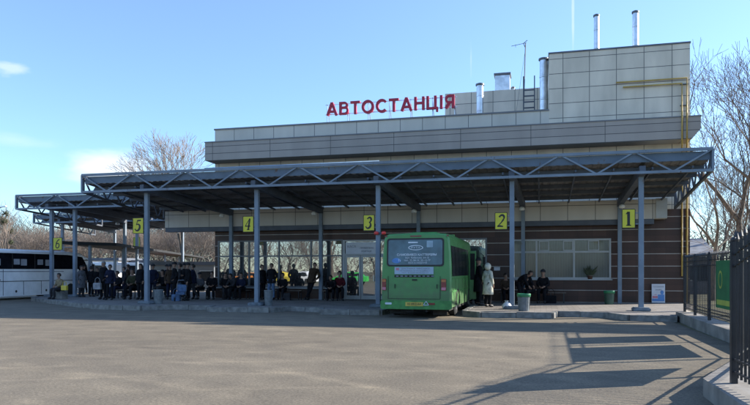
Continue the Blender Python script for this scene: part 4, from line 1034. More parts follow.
def person_meshes(pose, longcoat=False):
    key = (pose, longcoat)
    if key in PM: return PM[key]
    J = dict(BASE); J.update(POSES[pose]); J = {k: Vector(v) for k, v in J.items()}
    seated = pose.startswith('sit')
    names = ['pel', 'spi', 'che', 'nek', 'shL', 'elL', 'wrL', 'shR', 'elR', 'wrR', 'hiL', 'knL', 'anL', 'toL', 'hiR', 'knR', 'anR', 'toR']
    rad = dict(pel=(.14, .10), spi=(.125, .09), che=(.13, .095), nek=.052, shL=.062, shR=.062, elL=.043, elR=.043, wrL=.028, wrR=.028, hiL=.085, hiR=.085, knL=.056, knR=.056, anL=.04, anR=.04, toL=.028, toR=.028)
    hd = J['top'] - J['hed']; up = hd.normalized()
    nodes = [(J[n], rad[n]) for n in names]; ix = {n: i for i, n in enumerate(names)}
    E = [('pel', 'spi'), ('spi', 'che'), ('che', 'nek'), ('che', 'shL'), ('shL', 'elL'), ('elL', 'wrL'), ('che', 'shR'), ('shR', 'elR'), ('elR', 'wrR'), ('pel', 'hiL'), ('hiL', 'knL'), ('knL', 'anL'), ('anL', 'toL'), ('pel', 'hiR'), ('hiR', 'knR'), ('knR', 'anR'), ('anR', 'toR')]
    edges = [(ix[a], ix[c]) for a, c in E]
    # head chain
    def addn(co, r, to): nodes.append((Vector(co), r)); edges.append((to, len(nodes) - 1)); return len(nodes) - 1
    a = addn(J['hed'] - up * .07 + Vector((0, -.01, 0)), (.062, .066), ix['nek']); a = addn(J['hed'], (.076, .092), a); a = addn(J['hed'] + up * .07, (.078, .095), a); a = addn(J['top'] + up * .005, (.05, .06), a)
    # hands: palm and five fingers
    for s, side in ((-1, 'L'), (1, 'R')):
        w = J['wr' + side]; d = (w - J['el' + side]).normalized(); inw = Vector((-s, 0, 0)); fw = d.cross(inw).normalized()
        p1 = addn(w + d * .05, (.034, .018), ix['wr' + side])
        for q, (o_, l_) in enumerate(((-.026, .062), (-.009, .074), (.009, .070), (.026, .056))):
            k0 = w + d * .085 + fw * o_; f1 = addn(k0, .0095, p1); f2 = addn(k0 + d * l_ * .55 + inw * .008, .0085, f1); addn(k0 + d * l_ * .9 + inw * .028, .007, f2)
        t1 = addn(w + d * .035 + fw * .036 * -1, .011, p1); addn(w + d * .08 + fw * -.058 + inw * .012, .009, t1)
    hc = J['hed'] + up * .03
    def face(bm):
        bmesh.ops.create_cone(bm, segments=6, radius1=.016, radius2=.004, depth=.03, cap_ends=True, matrix=Matrix.Translation(hc + Vector((0, -.098, -.03))) @ Matrix.Rotation(PI / 2, 4, 'X'))
        for s in (-1, 1): bmesh.ops.create_uvsphere(bm, u_segments=6, v_segments=5, radius=.022, matrix=Matrix.Translation(hc + Vector((s * .078, .005, -.03))) @ Matrix.Diagonal((.35, .7, 1.2, 1)))
        n0 = len(bm.faces)
        for s in (-1, 1): bmesh.ops.create_uvsphere(bm, u_segments=6, v_segments=5, radius=.011, matrix=Matrix.Translation(hc + Vector((s * .032, -.088, -.005))) @ Matrix.Diagonal((1.3, .5, .7, 1)))
        bmesh.ops.create_uvsphere(bm, u_segments=6, v_segments=5, radius=.014, matrix=Matrix.Translation(hc + Vector((0, -.086, -.07))) @ Matrix.Diagonal((1.6, .5, .4, 1)))
        bm.faces.ensure_lookup_table()
        for f in bm.faces[n0:]: f.material_index = 1
    body = skin('body', nodes, edges, M['skin'], 1, face); body.materials.append(M['hair'])
    # jacket
    jn = ['pel', 'spi', 'che', 'nek', 'shL', 'elL', 'wrL', 'shR', 'elR', 'wrR']
    jr = dict(pel=(.185, .14), spi=(.17, .135), che=(.155, .12), nek=.082, shL=.085, shR=.085, elL=.066, elR=.066, wrL=.048, wrR=.048)
    jix = {n: i for i, n in enumerate(jn)}
    nn = [(J[n] + (Vector((0, 0, .015)) if n == 'nek' else Vector()), jr[n]) for n in jn]; ee = [(jix[a_], jix[c_]) for a_, c_ in E if a_ in jix and c_ in jix]
    if not seated and pose != 'bend':
        hem = .50 if longcoat else .80
    else: hem = None
    def skirt(bm):
        if hem is None: return
        rs = []
        for z, rx_, ry_ in ((1.18, .15, .11), (1.1, .19, .15), (.95, .215, .172), ((.95 + hem) / 2, .222, .18), (hem + .02, .24 if longcoat else .222, .19), (hem, .232, .18), (hem + .05, .2, .15)):
            t = (z - .95) / .2; cx_ = J['pel'].x + (J['spi'].x - J['pel'].x) * max(0, t); cy_ = J['pel'].y + (J['spi'].y - J['pel'].y) * max(0, t)
            rs.append([bm.verts.new((cx_ + rx_ * math.cos(2 * PI * k / 16), cy_ + ry_ * math.sin(2 * PI * k / 16), z)) for k in range(16)])
        for a_, c_ in zip(rs, rs[1:]):
            for k in range(16): bm.faces.new((a_[k], c_[k], c_[(k + 1) % 16], a_[(k + 1) % 16]))
    jacket = skin('jacket', nn, ee, M['cl_black'], 1, skirt)
    tn = ['pel', 'hiL', 'knL', 'anL', 'hiR', 'knR', 'anR']; tix = {n: i for i, n in enumerate(tn)}
    tr = dict(pel=(.15, .115), hiL=.105, hiR=.105, knL=.078, knR=.078, anL=.066, anR=.066)
    trou = skin('trousers', [(J[n], tr[n]) for n in tn], [(tix[a_], tix[c_]) for a_, c_ in E if a_ in tix and c_ in tix], M['cl_black'], 1)
    shoes = []
    for s in 'LR':
        shoes.append(skin('shoe', [(J['an' + s] + Vector((0, .035, -.02)), .066), ((J['an' + s] + J['to' + s]) / 2, .06), (J['to' + s] + Vector((0, -.03, .008)), .05)], [(0, 1), (1, 2)], M['black'], 1))
    # hair cap: upper back part of a sphere around the head
    bm = bmesh.new(); bmesh.ops.create_uvsphere(bm, u_segments=14, v_segments=10, radius=.108, matrix=Matrix.Translation(hc + Vector((0, .012, .012))) @ Matrix.Diagonal((.9, 1.06, 1.06, 1)))
    kill = [v for v in bm.verts if (v.co.y < hc.y - .03 and v.co.z < hc.z + .04) or v.co.z < hc.z - .07]
    bmesh.ops.delete(bm, geom=kill, context='VERTS'); hair = bpy.data.meshes.new('hair'); bm.to_mesh(hair); bm.free(); hair.materials.append(M['hair'])
    bm = bmesh.new(); bmesh.ops.create_uvsphere(bm, u_segments=14, v_segments=10, radius=.118, matrix=Matrix.Translation(hc + Vector((0, .005, .025))) @ Matrix.Diagonal((.92, 1.05, 1.05, 1)))
    kill = [v for v in bm.verts if v.co.z < hc.z + .02]; bmesh.ops.delete(bm, geom=kill, context='VERTS')
    hat = bpy.data.meshes.new('knit_cap'); bm.to_mesh(hat); bm.free(); hat.materials.append(M['cl_darkgrey'])
    bm = bmesh.new(); bmesh.ops.create_uvsphere(bm, u_segments=14, v_segments=10, radius=.135, matrix=Matrix.Translation(hc + Vector((0, .02, -.01))) @ Matrix.Diagonal((.95, 1.0, 1.15, 1)))
    kill = [v for v in bm.verts if v.co.y < hc.y - .07 and abs(v.co.x - hc.x) < .08]; bmesh.ops.delete(bm, geom=kill, context='VERTS')
    hood = bpy.data.meshes.new('hood'); bm.to_mesh(hood); bm.free(); hood.materials.append(M['cl_cream'])
    for me in (hair, hat, hood):
        for p in me.polygons: p.use_smooth = True
    PM[key] = dict(body=body, jacket=jacket, trousers=trou, shoes=shoes, hair=hair, hat=hat, hood=hood)
    return PM[key]
def person(px, Y, pose, face, label, jk='black', tr='black', head='hair', h=1.72, long=False, group=None, z=PL, hairm='hair'):
    pm = person_meshes(pose, long); s = h / 1.72
    seated = pose.startswith('sit')
    root = empty('person', (XA(px, Y), Y, z if not seated else z), R(face), label, 'person', group); root.scale = (s, s, s)
    def child(name, me, m=None):
        o = bpy.data.objects.new(name, me); col.objects.link(o); o.parent = root
        if m: o.material_slots[0].link = 'OBJECT'; o.material_slots[0].material = m
        return o
    child('body', pm['body']); child('coat' if long else 'jacket', pm['jacket'], M['cl_' + jk]); child('trousers', pm['trousers'], M['cl_' + tr])
    for sh in pm['shoes']: child('shoe', sh)
    if head == 'hair': child('hair', pm['hair'], M[hairm])
    elif head == 'hat': child('knit_cap', pm['hat'], M['cl_darkgrey'])
    elif head == 'hood': child('hood', pm['hood'], M['cl_' + jk])
    return root
P_ = person
G_ = 'people waiting in the shade of the canopies'
P_(488.0, 25.1, 'stand', 140, 'person in a long cream hooded coat waiting at the bus door', 'cream', 'black', 'hood', 1.66, True, G_)
P_(478.5, 26.2, 'stand', 120, 'tall person in a long black coat and cap between the bus and the cream coat', 'black', 'black', 'hat', 1.88, True, G_)
P_(473.5, 27.2, 'stand', 170, 'person in black half hidden by the bus side', 'black', 'black', 'hair', 1.72, False, G_)
P_(505.5, 28.95, 'sit', 10, 'person in brown sitting just left of the column with bay sign 2', 'brown', 'black', 'hair', 1.66, False, G_)
P_(521, 27.9, 'bend', 60, 'person in black bending over behind the green-rimmed bin', 'black', 'black', 'hair', 1.72, False, G_)
P_(530, 28.95, 'sitfwd', -30, 'person in black hunched on the bench right of the green-rimmed bin', 'black', 'darkgrey', 'hair', 1.72, False, G_)
P_(543.3, 28.9, 'sit', -10, 'person in black with a dark cap sitting under the curtained window', 'black', 'black', 'hat', 1.86, False, G_)
P_(313, 29.2, 'lean', -5, 'person in a brown jacket leaning cross-legged against the hall window', 'brown', 'black', 'hair', 1.78, False, G_)
P_(331.5, 28.95, 'sitfwd', 10, 'person in black sitting left of the entrance doors, the left of two', 'black', 'black', 'hair', 1.68, False, G_)
P_(339.5, 29.0, 'sit', 20, 'person in a maroon jacket sitting left of the entrance doors, the right of two', 'maroon', 'black', 'hair', 1.8, False, G_)
P_(271.5, 28.6, 'pockets', 0, 'person in a black jacket and pale jeans standing behind the bin near bay sign 4', 'black', 'jeans', 'hair', 1.74, False, G_)
P_(283, 28.95, 'sit', 5, 'person in black sitting right of the person in pale jeans', 'black', 'black', 'hair', 1.68, False, G_)
P_(262, 28.9, 'stand', 60, 'person in black standing right behind the column with bay sign 4', 'black', 'black', 'hair', 1.68, False, G_)
P_(225.5, 28.95, 'sit', 30, 'person in black sitting under the first pane, the left of three', 'black', 'darkgrey', 'hair', 1.7, False, G_)
P_(235, 28.95, 'sitfwd', -20, 'person in dark grey sitting under the first pane, the middle of three', 'darkgrey', 'black', 'hair', 1.78, False, G_)
P_(241.5, 28.9, 'sit', 0, 'person in navy sitting under the first pane, the right of three', 'navy', 'black', 'hair', 1.7, False, G_)
P_(212, 28.6, 'sit', 20, 'person in black sitting at the left corner of the building', 'black', 'black', 'hair', 1.78, False, G_)
P_(60, 27.05, 'sit', -15, 'person in a tan jacket sitting on the stone block beside the coach', 'tan', 'darkgrey', 'hair', 1.66, False, G_)
P_(81.5, 29.5, 'stand', 70, 'person in a light grey coat standing just right of the second canopy column', 'grey', 'darkgrey', 'hair', 1.66, True, G_)
P_(91.3, 30, 'stand', 180, 'person in black standing alone right of the light grey coat', 'black', 'black', 'hair', 1.64, False, G_)
P_(103.5, 27, 'pockets', -10, 'tall grey-haired person in a black jacket facing the camera near the kerb', 'black', 'black', 'hair', 1.84, False, G_, hairm='hairgrey')
P_(110, 26.8, 'bag', 15, 'person in navy holding a shoulder bag right of the tall grey-haired one', 'navy', 'black', 'hair', 1.68, False, G_)
rr = random.Random(11)
crowd = [(97, 31.0, 'stand', 'black', 'short person in black between the lone dark figure and the tall grey-haired one', 1.58),
         (118, 28.6, 'sit', 'black', 'person in black seated behind the shoulder-bag carrier', 1.8),
         (124, 29.5, 'stand', 'darkgrey', 'person in dark grey standing left of the bare-faced olive jacket', 1.6),
         (133, 28.0, 'sit', 'olive', 'person in an olive jacket seated left of the column with bay sign 5', 1.95),
         (140.5, 27.4, 'stand', 'black', 'person in black standing just left of the column with bay sign 5', 1.72),
         (153, 28.0, 'pockets', 'navy', 'person in navy standing behind the bin of bay 5', 1.7),
         (163.5, 28.3, 'sit', 'black', 'person in black seated right of the bay 5 bin', 1.88),
         (170, 28.0, 'stand', 'brown', 'person in brown standing in the crowd, first from the bay 5 bin', 1.68),
         (174.5, 27.2, 'pockets', 'black', 'short-haired person in black standing in the crowd, second from the bay 5 bin', 1.78),
         (180, 28.2, 'stand', 'darkgrey', 'person in dark grey with blue jeans in the middle of the crowd', 1.74),
         (188, 27.2, 'bag', 'black', 'person in black standing with an arm raised, right side of the crowd', 1.74),
         (193, 28.0, 'walk', 'navy', 'person in navy stepping left at the right side of the crowd', 1.7),
         (200.5, 28.9, 'sit', 'grey', 'person in grey seated left of the building corner', 1.7),
         (146, 29.3, 'stand', 'black', 'person in black far behind the column with bay sign 5', 1.7),
         (128, 31.5, 'stand', 'brown', 'person in brown far behind the olive jacket', 1.74),
         (84, 34, 'walk', 'black', 'person in black walking away far behind the light grey coat', 1.74),
         (167, 30.5, 'stand', 'navy', 'person in navy far back between two groups of the crowd', 1.7),
         (184.5, 30.3, 'stand', 'black', 'person in black far back behind the arm-raiser', 1.76)]
for px, Y, pose, jk, lab, h in crowd:
    P_(px, Y, pose, rr.uniform(-70, 70) if not pose.startswith('sit') else rr.uniform(-20, 20), lab, jk, 'jeans' if 'jeans' in lab else rr.choice(['black', 'darkgrey', 'navy']), rr.choice(['hair', 'hair', 'hat']), h, False, G_)
def bag(px, Y, z, label, m, s=1.0, name='shoulder_bag'):
    e = empty(name, (XA(px, Y), Y, z), 0, label, 'bag')
    b = MB(); b.box(-.17 * s, .17 * s, -.07, .07, 0, .26 * s, bev=.03); b.build('pouch', m, e)
    b = MB(); b.tube([(-.13 * s, 0, .25 * s), (-.1 * s, 0, .42 * s), (0, 0, .48 * s), (.1 * s, 0, .42 * s), (.13 * s, 0, .25 * s)], .012, 5); b.build('strap', m, e); return e
bag(97.5, 26.8, PL + .5, 'greyish shopping bag hanging beside the tall grey-haired person', M['cl_lightgrey'], 1.2, 'shopping_bag')
bag(64.5, 26.6, PL + .45, 'mustard yellow bag on the lap of the tan-jacketed person', M['caryellow'], .9)
bag(286, 28.6, PL, 'dark holdall on the ground before the middle bench', M['cl_darkgrey'], 1.3, 'holdall')
bag(551, 28.6, PL, 'dark holdall on the ground below the curtained window', M['cl_black'], 1.3, 'holdall')
bag(176, 26.6, PL, 'blue checked bag on the ground before the crowd', M['cl_jeans'], 1.2, 'shopping_bag')
# pushchair
e = empty('pushchair', (XA(181, 26.7), 26.7, PL), R(20), 'grey and blue pushchair at the front of the crowd', 'pushchair')
b = MB(); b.loft([[(-.2, -.2, .3), (.2, -.2, .3), (.2, -.2, .42), (-.2, -.2, .42)], [(-.2, .15, .3), (.2, .15, .3), (.2, .15, .45), (-.2, .15, .45)], [(-.2, .3, .5), (.2, .3, .5), (.2, .22, .75), (-.2, .22, .75)]]); b.build('seat', M['cl_jeans'], e)
b = MB()
for s in (-.22, .22): b.tube([(s, -.3, .1), (s, .1, .45), (s, .45, .95)], .012, 5); b.tube([(s, .3, .1), (s, -.05, .42)], .012, 5)
b.tube([(-.22, .45, .95), (.22, .45, .95)], .015, 5); b.build('frame', M['zinc'], e)
for x, y in ((-.22, -.3), (.22, -.3), (-.22, .3), (.22, .3)):
    b = MB(); b.tube([(x - .02, y, .09), (x + .02, y, .09)], .09, 12); b.build('wheel', M['rubber'], e)

# ---------------------------------------------------------------- trees
def grow(seed, H, levels=5, spread=.55, kids_n=(3, 4), rt=.16, twist=.25, droop=0.0, trunk_frac=.3, forks=3):
    rnd = random.Random(seed); T, C = MB(), MB()
    def seg(b, p, d, l, r, r2, n, k=3):
        pts = [p]; q = p.copy(); dd = d.copy()
        for i in range(k):
            dd = (dd + Vector((rnd.uniform(-1, 1), rnd.uniform(-1, 1), rnd.uniform(-.6, 1)) ) * twist * .45 + Vector((0, 0, -droop))).normalized(); q = q + dd * l / k; pts.append(q.copy())
        b.tube(pts, [max(.009, r + (r2 - r) * i / k) for i in range(k + 1)], n, caps=False); return pts, dd
    def rec(p, d, l, r, lev):
        b = T if lev <= 1 else C; n = 7 if lev == 0 else (5 if lev <= 2 else 3)
        pts, dd = seg(b, p, d, l, r, r * .62, n, 4 if lev <= 1 else 3)
        if lev >= levels: return
        nk = rnd.randint(*kids_n) + (1 if lev in (2, 3) else 0)
        az0 = rnd.uniform(0, 2 * PI)
        for i in range(nk):
            t = 1.0 if i < 2 else rnd.uniform(.35, 1)
            ii = t * (len(pts) - 1); k = min(int(ii), len(pts) - 2); q = pts[k].lerp(pts[k + 1], ii - k)
            az = az0 + i * 2 * PI / nk + rnd.uniform(-.5, .5); sp = spread * rnd.uniform(.55, 1.25)
            u = dd.orthogonal().normalized(); v = dd.cross(u)
            nd = (dd * math.cos(sp) + (u * math.cos(az) + v * math.sin(az)) * math.sin(sp) + Vector((0, 0, .12))).normalized()
            rec(q, nd, l * rnd.uniform(.64, .86), r * .62 * (1 if i < 2 else .7) * rnd.uniform(.75, 1), lev + 1)
    rec(Vector((0, 0, 0)), Vector((0, 0, 1)), H * trunk_frac, rt, 0)
    return T, C
def tree_proto(name, seed, H, tm, cm, label, group, loc, rz=0, sc=1, mistle=0, **k):
    T, C = grow(seed, H, **k)
    e = empty(name, loc, rz, label, 'tree', group); e.scale = (sc,) * 3
    T.build('trunk', tm, e, True)
    tips = [v.co.copy() for v in C.bm.verts]
    C.build('crown', cm, e)
    if mistle:
        rnd = random.Random(seed)
        for i in range(mistle):
            c = rnd.choice(tips); b = MB()
            for j in range(60):
                d = Vector((rnd.gauss(0, 1), rnd.gauss(0, 1), rnd.gauss(0, 1))).normalized(); r = rnd.uniform(.2, .45)
                p = c + d * r; u = d.orthogonal().normalized() * .09; v = d.cross(u).normalized() * .07
                b.bm.faces.new([b.bm.verts.new(x) for x in (p - u, p + v, p + u, p - v)])
                b.bar(c, p, .012)
            b.build('mistletoe', M['mistle'], e)
    return e
def tcopy(src, loc, rz, sc, label, group=None):
    c = copy_tree(src); c.location = loc; c.rotation_euler = (0, 0, rz); c.scale = (sc, sc, sc * 1.0); c['label'] = label
    if group: c['group'] = group
    return c
TG = 'bare winter trees around the station'
# big trees right of the building
t1 = tree_proto('bare_tree', 5, 16.5, M['bark'], M['twig'], 'tall dark bare tree with spreading crown at the right edge beyond the fence', TG, (XA(741, 41), 41, 0), .4, 1.0, levels=7, spread=.52, rt=.25, trunk_frac=.27, kids_n=(2, 3))
t2 = tree_proto('bare_tree', 9, 12.5, M['bark'], M['twigred'], 'leaning brownish bare tree close to the right corner of the station', TG, (XA(712, 37), 37, 0), 2.2, 1.0, levels=6, spread=.55, rt=.17, trunk_frac=.24, kids_n=(2, 3), twist=.4)
t3 = tree_proto('bare_tree', 21, 11, M['bark'], M['twigred'], 'bare tree whose top shows above the canopy left of the building', TG, (XA(184, 62), 62, 0), 0, 1.6, levels=7, spread=.42, rt=.2, trunk_frac=.26, kids_n=(2, 3), droop=.03)
t4 = tree_proto('bare_tree', 33, 9, M['bark'], M['twigred'], 'low reddish bare tree behind the white coach, nearest its front', TG, (XA(60, 75), 75, 0), 0, 1.0, levels=5, spread=.62, rt=.16, trunk_frac=.25, kids_n=(3, 4))
t5 = tree_proto('bare_tree', 41, 9.5, M['bark'], M['twigred'], 'bare tree with dark mistletoe balls at the far left', TG, (XA(5, 60), 60, 0), 0, 1.0, mistle=9, levels=5, spread=.5, rt=.18, trunk_frac=.27, kids_n=(3, 3))
tcopy(t1, (XA(788, 34), 34, 0), 1.3, .82, 'tall bare tree just outside the right edge whose branches reach into the picture')
tcopy(t1, (XA(719, 66), 66, 0), 5.1, .85, 'tall bare tree rising farther back between the station and the right edge')
tcopy(t1, (XA(762, 54), 54, 0), 2.5, .95, 'bare tree partly outside the right edge behind the tall dark one')
tcopy(t2, (XA(731, 52), 52, 0), 1.0, 1.15, 'bare brownish tree between the corner tree and the tall dark one')
tcopy(t2, (XA(722, 75), 75, 0), 4.0, 1.3, 'distant bare tree seen low above the far fence panels')
tcopy(t4, (XA(748, 70), 70, 0), 4.0, 1.3, 'distant bushy bare tree low at the right edge above the fence')
# backdrop rows on the left: trees one can tell apart only by place
rr = random.Random(4)
places = ['far behind the coach roof', 'behind the coach front', 'behind the second canopy column', 'behind the lone dark figure', 'behind the tall grey-haired person', 'behind the shoulder-bag carrier',
          'behind bay sign 5', 'behind the bay 5 bin', 'behind the left of the crowd', 'behind the middle of the crowd', 'behind the right of the crowd', 'behind the building corner']
for i, pl in enumerate(places):
    px = 12 + i * 18.5; Y = rr.uniform(72, 92)
    s = tcopy((t4, t5, t4)[i % 3] if i % 3 != 1 else t4, (XA(px, Y), Y, 0), rr.uniform(0, 6.28), rr.uniform(1.0, 1.25), 'reddish bare tree in the nearer backdrop row ' + pl)
for i, pl in enumerate(places):
    px = 3 + i * 19; Y = rr.uniform(100, 125)
    tcopy(t4, (XA(px, Y), Y, 0), rr.uniform(0, 6.28), rr.uniform(1.45, 1.8), 'reddish bare tree in the farther backdrop row ' + pl)
# a distant wood closes the horizon (one mass)
def wood(name, x0, x1, y, seed, h, dens):
    rnd = random.Random(seed); b = MB()
    for i in range(dens):
        x = rnd.uniform(x0, x1); yy = y + rnd.uniform(-6, 6); hh = h * rnd.uniform(.6, 1.1) * (1 + .25 * math.sin(x * .13 + seed))
        a = Vector((x, yy, rnd.uniform(0, hh * .85))); d = Vector((rnd.uniform(-1.2, 1.2), rnd.uniform(-.6, .6), rnd.uniform(.2, 1))).normalized()
        l = rnd.uniform(.08, .2) * hh; w = rnd.uniform(.03, .09); u = Vector((1, 0, 0)) * w
        b.bm.faces.new([b.bm.verts.new(p) for p in (a - u, a + u, a + d * l + u * .3, a + d * l - u * .3)])
    o = b.build(name, M['twigred']); return tag(o, kind='stuff')
wood('distant_wood', -190, 10, 140, 1, 16, 60000)
wood('distant_wood', 20, 150, 120, 2, 12, 24000)
# behind the camera: what the glazing reflects
refl = ['one', 'two']
for i in range(16):
    px = 30 + i * 34; Yr = -rr.uniform(20, 42); X = (60 - Yr) * math.tan(math.atan((200 + (i - 5) * 22 - 375) / FP) - TH)
    tcopy((t2, t4, t1)[i % 3], (X, Yr, 0), rr.uniform(0, 6.28), rr.uniform(1.0, 1.35), 'bare tree behind the photographer mirrored in the hall window, %s' % ['furthest west', 'next to the orange car', 'by the grass edge', 'with a slim trunk', 'with a forked trunk', 'set far back', 'near the yellow car', 'over the yellow car', 'between two cars', 'near the green car', 'behind the green car', 'east of the green car', 'with low limbs', 'set well forward', 'with a tall crown', 'furthest east'][i])
wood('distant_wood', -130, 40, -70, 3, 11, 16000)

# ---------------------------------------------------------------- cars, kiosks and houses
def car(loc, rz, paint, label, van=False):
    e = empty('parked_van' if van else 'parked_car', loc, rz, label, 'van' if van else 'car')
    Lh, W = (2.6, .95) if van else (2.1, .84)
    if van: side = [(-2.6, .35), (-2.6, 1.1), (-2.3, 2.0), (-2.1, 2.25), (1.2, 2.3), (1.55, 2.2), (2.1, 1.25), (2.6, 1.05), (2.62, .4)]
    else: side = [(-2.1, .35), (-2.12, .85), (-1.6, .95), (-1.15, 1.4), (.35, 1.42), (1.0, .95), (1.95, .82), (2.1, .6), (2.1, .32)]
    ringsL = []
    for x, k in ((-W, .96), (-W * .97, 1), (0, 1.01), (W * .97, 1), (W, .96)):
        ringsL.append([(x * (1 - .12 * max(0, z - .95)), y, z * (k if z > .5 else 1)) for y, z in side])
    b = MB(); b.loft(ringsL); b.build('body', paint, e, bev=.03)
    b = MB()
    for s in (-1, 1):
        if van: poly = [(-2.1, 1.3), (-2.0, 2.0), (1.2, 2.05), (1.7, 1.3)]
        else: poly = [(-1.4, .98), (-1.05, 1.33), (.3, 1.34), (.8, .98)]
        b.prism([(y, z) for y, z in poly], s * W * (.93), s * (W * .93 + .03) + (s * .03), 'X')
    b.build('window', M['glass_dark'], e)
    for y in (-Lh * .62, Lh * .62):
        for s in (-1, 1):
            b = MB(); b.tube([(s * (W - .2), y, .32), (s * (W + .01), y, .32)], .32, 16); b.build('wheel', M['rubber'], e)
    for s in (-1, 1):
        b = MB(); b.box(s * W * .6 - .15, s * W * .6 + .15, Lh - .03, Lh + .03, .6, .75); b.build('headlight', M['filmwhite'], e)
    return e
def mirX(px, Yr): return (60 - Yr) * math.tan(math.atan((px - 375) / FP) - TH)
car((mirX(246, -13), -13, 0), R(75), M['carorange'], 'orange car behind the photographer mirrored near bay sign 4')
car((mirX(277, -12), -12, 0), R(100), M['caryellow'], 'yellow car behind the photographer mirrored beside the pale-jeans person')
car((mirX(350, -11), -11, 0), R(85), M['cargreen'], 'bright green car behind the photographer mirrored in the entrance door')
car((mirX(300, -14), -14, 0), R(95), M['coachwhite'], 'white car behind the photographer mirrored beside the leaning person')
car((XA(96, 47), 47, 0), R(80), M['coachwhite'], 'white van parked in the sun seen between the lone dark figure and the tall one', True)
car((XA(128, 50), 50, 0), R(95), M['coachwhite'], 'white van parked in the sun behind the olive-jacketed person', True)
car((XA(152, 54), 54, 0), R(100), mat('red_car_paint', (.4, .04, .04), .35), 'red car parked in the sun behind the bay 5 bin')
car((XA(190, 52), 52, 0), R(85), M['carblue'], 'blue car parked in the sun behind the crowd')
def house(x0, x1, y0, y1, h, rh, wm, rm, label, name='house', wins=3):
    cx, cy = (x0 + x1) / 2, (y0 + y1) / 2; e = empty(name, (cx, cy, 0), 0, label, 'building'); w, d = (x1 - x0) / 2, (y1 - y0) / 2
    b = MB(); b.box(-w, w, -d, d, 0, h); b.build('wall', wm, e)
    b = MB(); b.prism([(-d - .4, h), (0, h + rh), (d + .4, h), (d + .4, h + .12), (0, h + rh + .14), (-d - .4, h + .12)], -w - .3, w + .3, 'X') if rh else b.box(-w - .3, w + .3, -d - .3, d + .3, h, h + .25)
    b.build('roof', rm, e)
    for i in range(wins):
        x = -w + (i + .5) * 2 * w / wins
        b = MB(); b.box(x - .5, x + .5, -d - .03, -d - .001, h * .35, h * .8); f = b.build('window', M['frame'], e)
        b = MB(); b.box(x - .43, x + .43, -d - .04, -d - .031, h * .35 + .07, h * .8 - .07); b.build('pane', M['glass_dark'], e).parent = f
    return e
house(XA(688, 48), XA(712, 48), 48, 56, 2.5, 1.3, M['cl_grey'], M['slate'], 'small plastered house with a grey pitched roof beyond the far fence')
house(XA(84, 56), XA(118, 56), 56, 60, 2.6, 0, M['white'], M['steel_dark'], 'low white kiosk behind the tall grey-haired person', 'kiosk', 2)
house(XA(122, 58), XA(146, 58), 58, 62, 2.4, 0, M['plasterpink'], M['steel_dark'], 'low pink kiosk left of bay sign 5', 'kiosk', 2)
house(XA(150, 44), XA(214, 44), 44, 47, 2.0, 0, M['frame_grey'], M['steel_dark'], 'dark flat-roofed ticket shed behind the crowd', 'shed', 4)
house(XA(0, 66), XA(80, 66), 66, 70, 2.4, 0, M['plaster'], M['slate'], 'long pale garage row behind the white coach', 'garage', 6)
# street lamp far left
e = empty('street_lamp', (XA(-3, 55), 55, 0), 0, 'grey street lamp arm poking in at the far left edge', 'street lamp')
zl_ = ZA(3, 207, 55)
b = MB(); b.tube([(0, 0, 0), (0, 0, zl_ - .5), (.2, 0, zl_ - .1), (.7, 0, zl_)], [.09, .06, .05, .04], 8); b.build('pole', M['steel_dark'], e)
b = MB(); b.box(.6, 1.2, -.12, .12, zl_ - .03, zl_ + .12, bev=.04); b.build('lamp_head', M['zinc'], e)

# ---------------------------------------------------------------- world, sun, camera
w = bpy.data.worlds.new('World'); scn.world = w; w.use_nodes = True; nt = w.node_tree
bg = nt.nodes['Background']
SD = Vector((2.0, 1.03, 1.0)).normalized()
elev = math.asin(SD.z); az = math.atan2(SD.x, SD.y)
sky = nt.nodes.new('ShaderNodeTexSky'); sky.sky_type = 'NISHITA'; sky.sun_disc = False
sky.sun_elevation = elev; sky.sun_rotation = az; sky.air_density = 1.0; sky.dust_density = 0.2; sky.ozone_density = 2.0; sky.altitude = 100
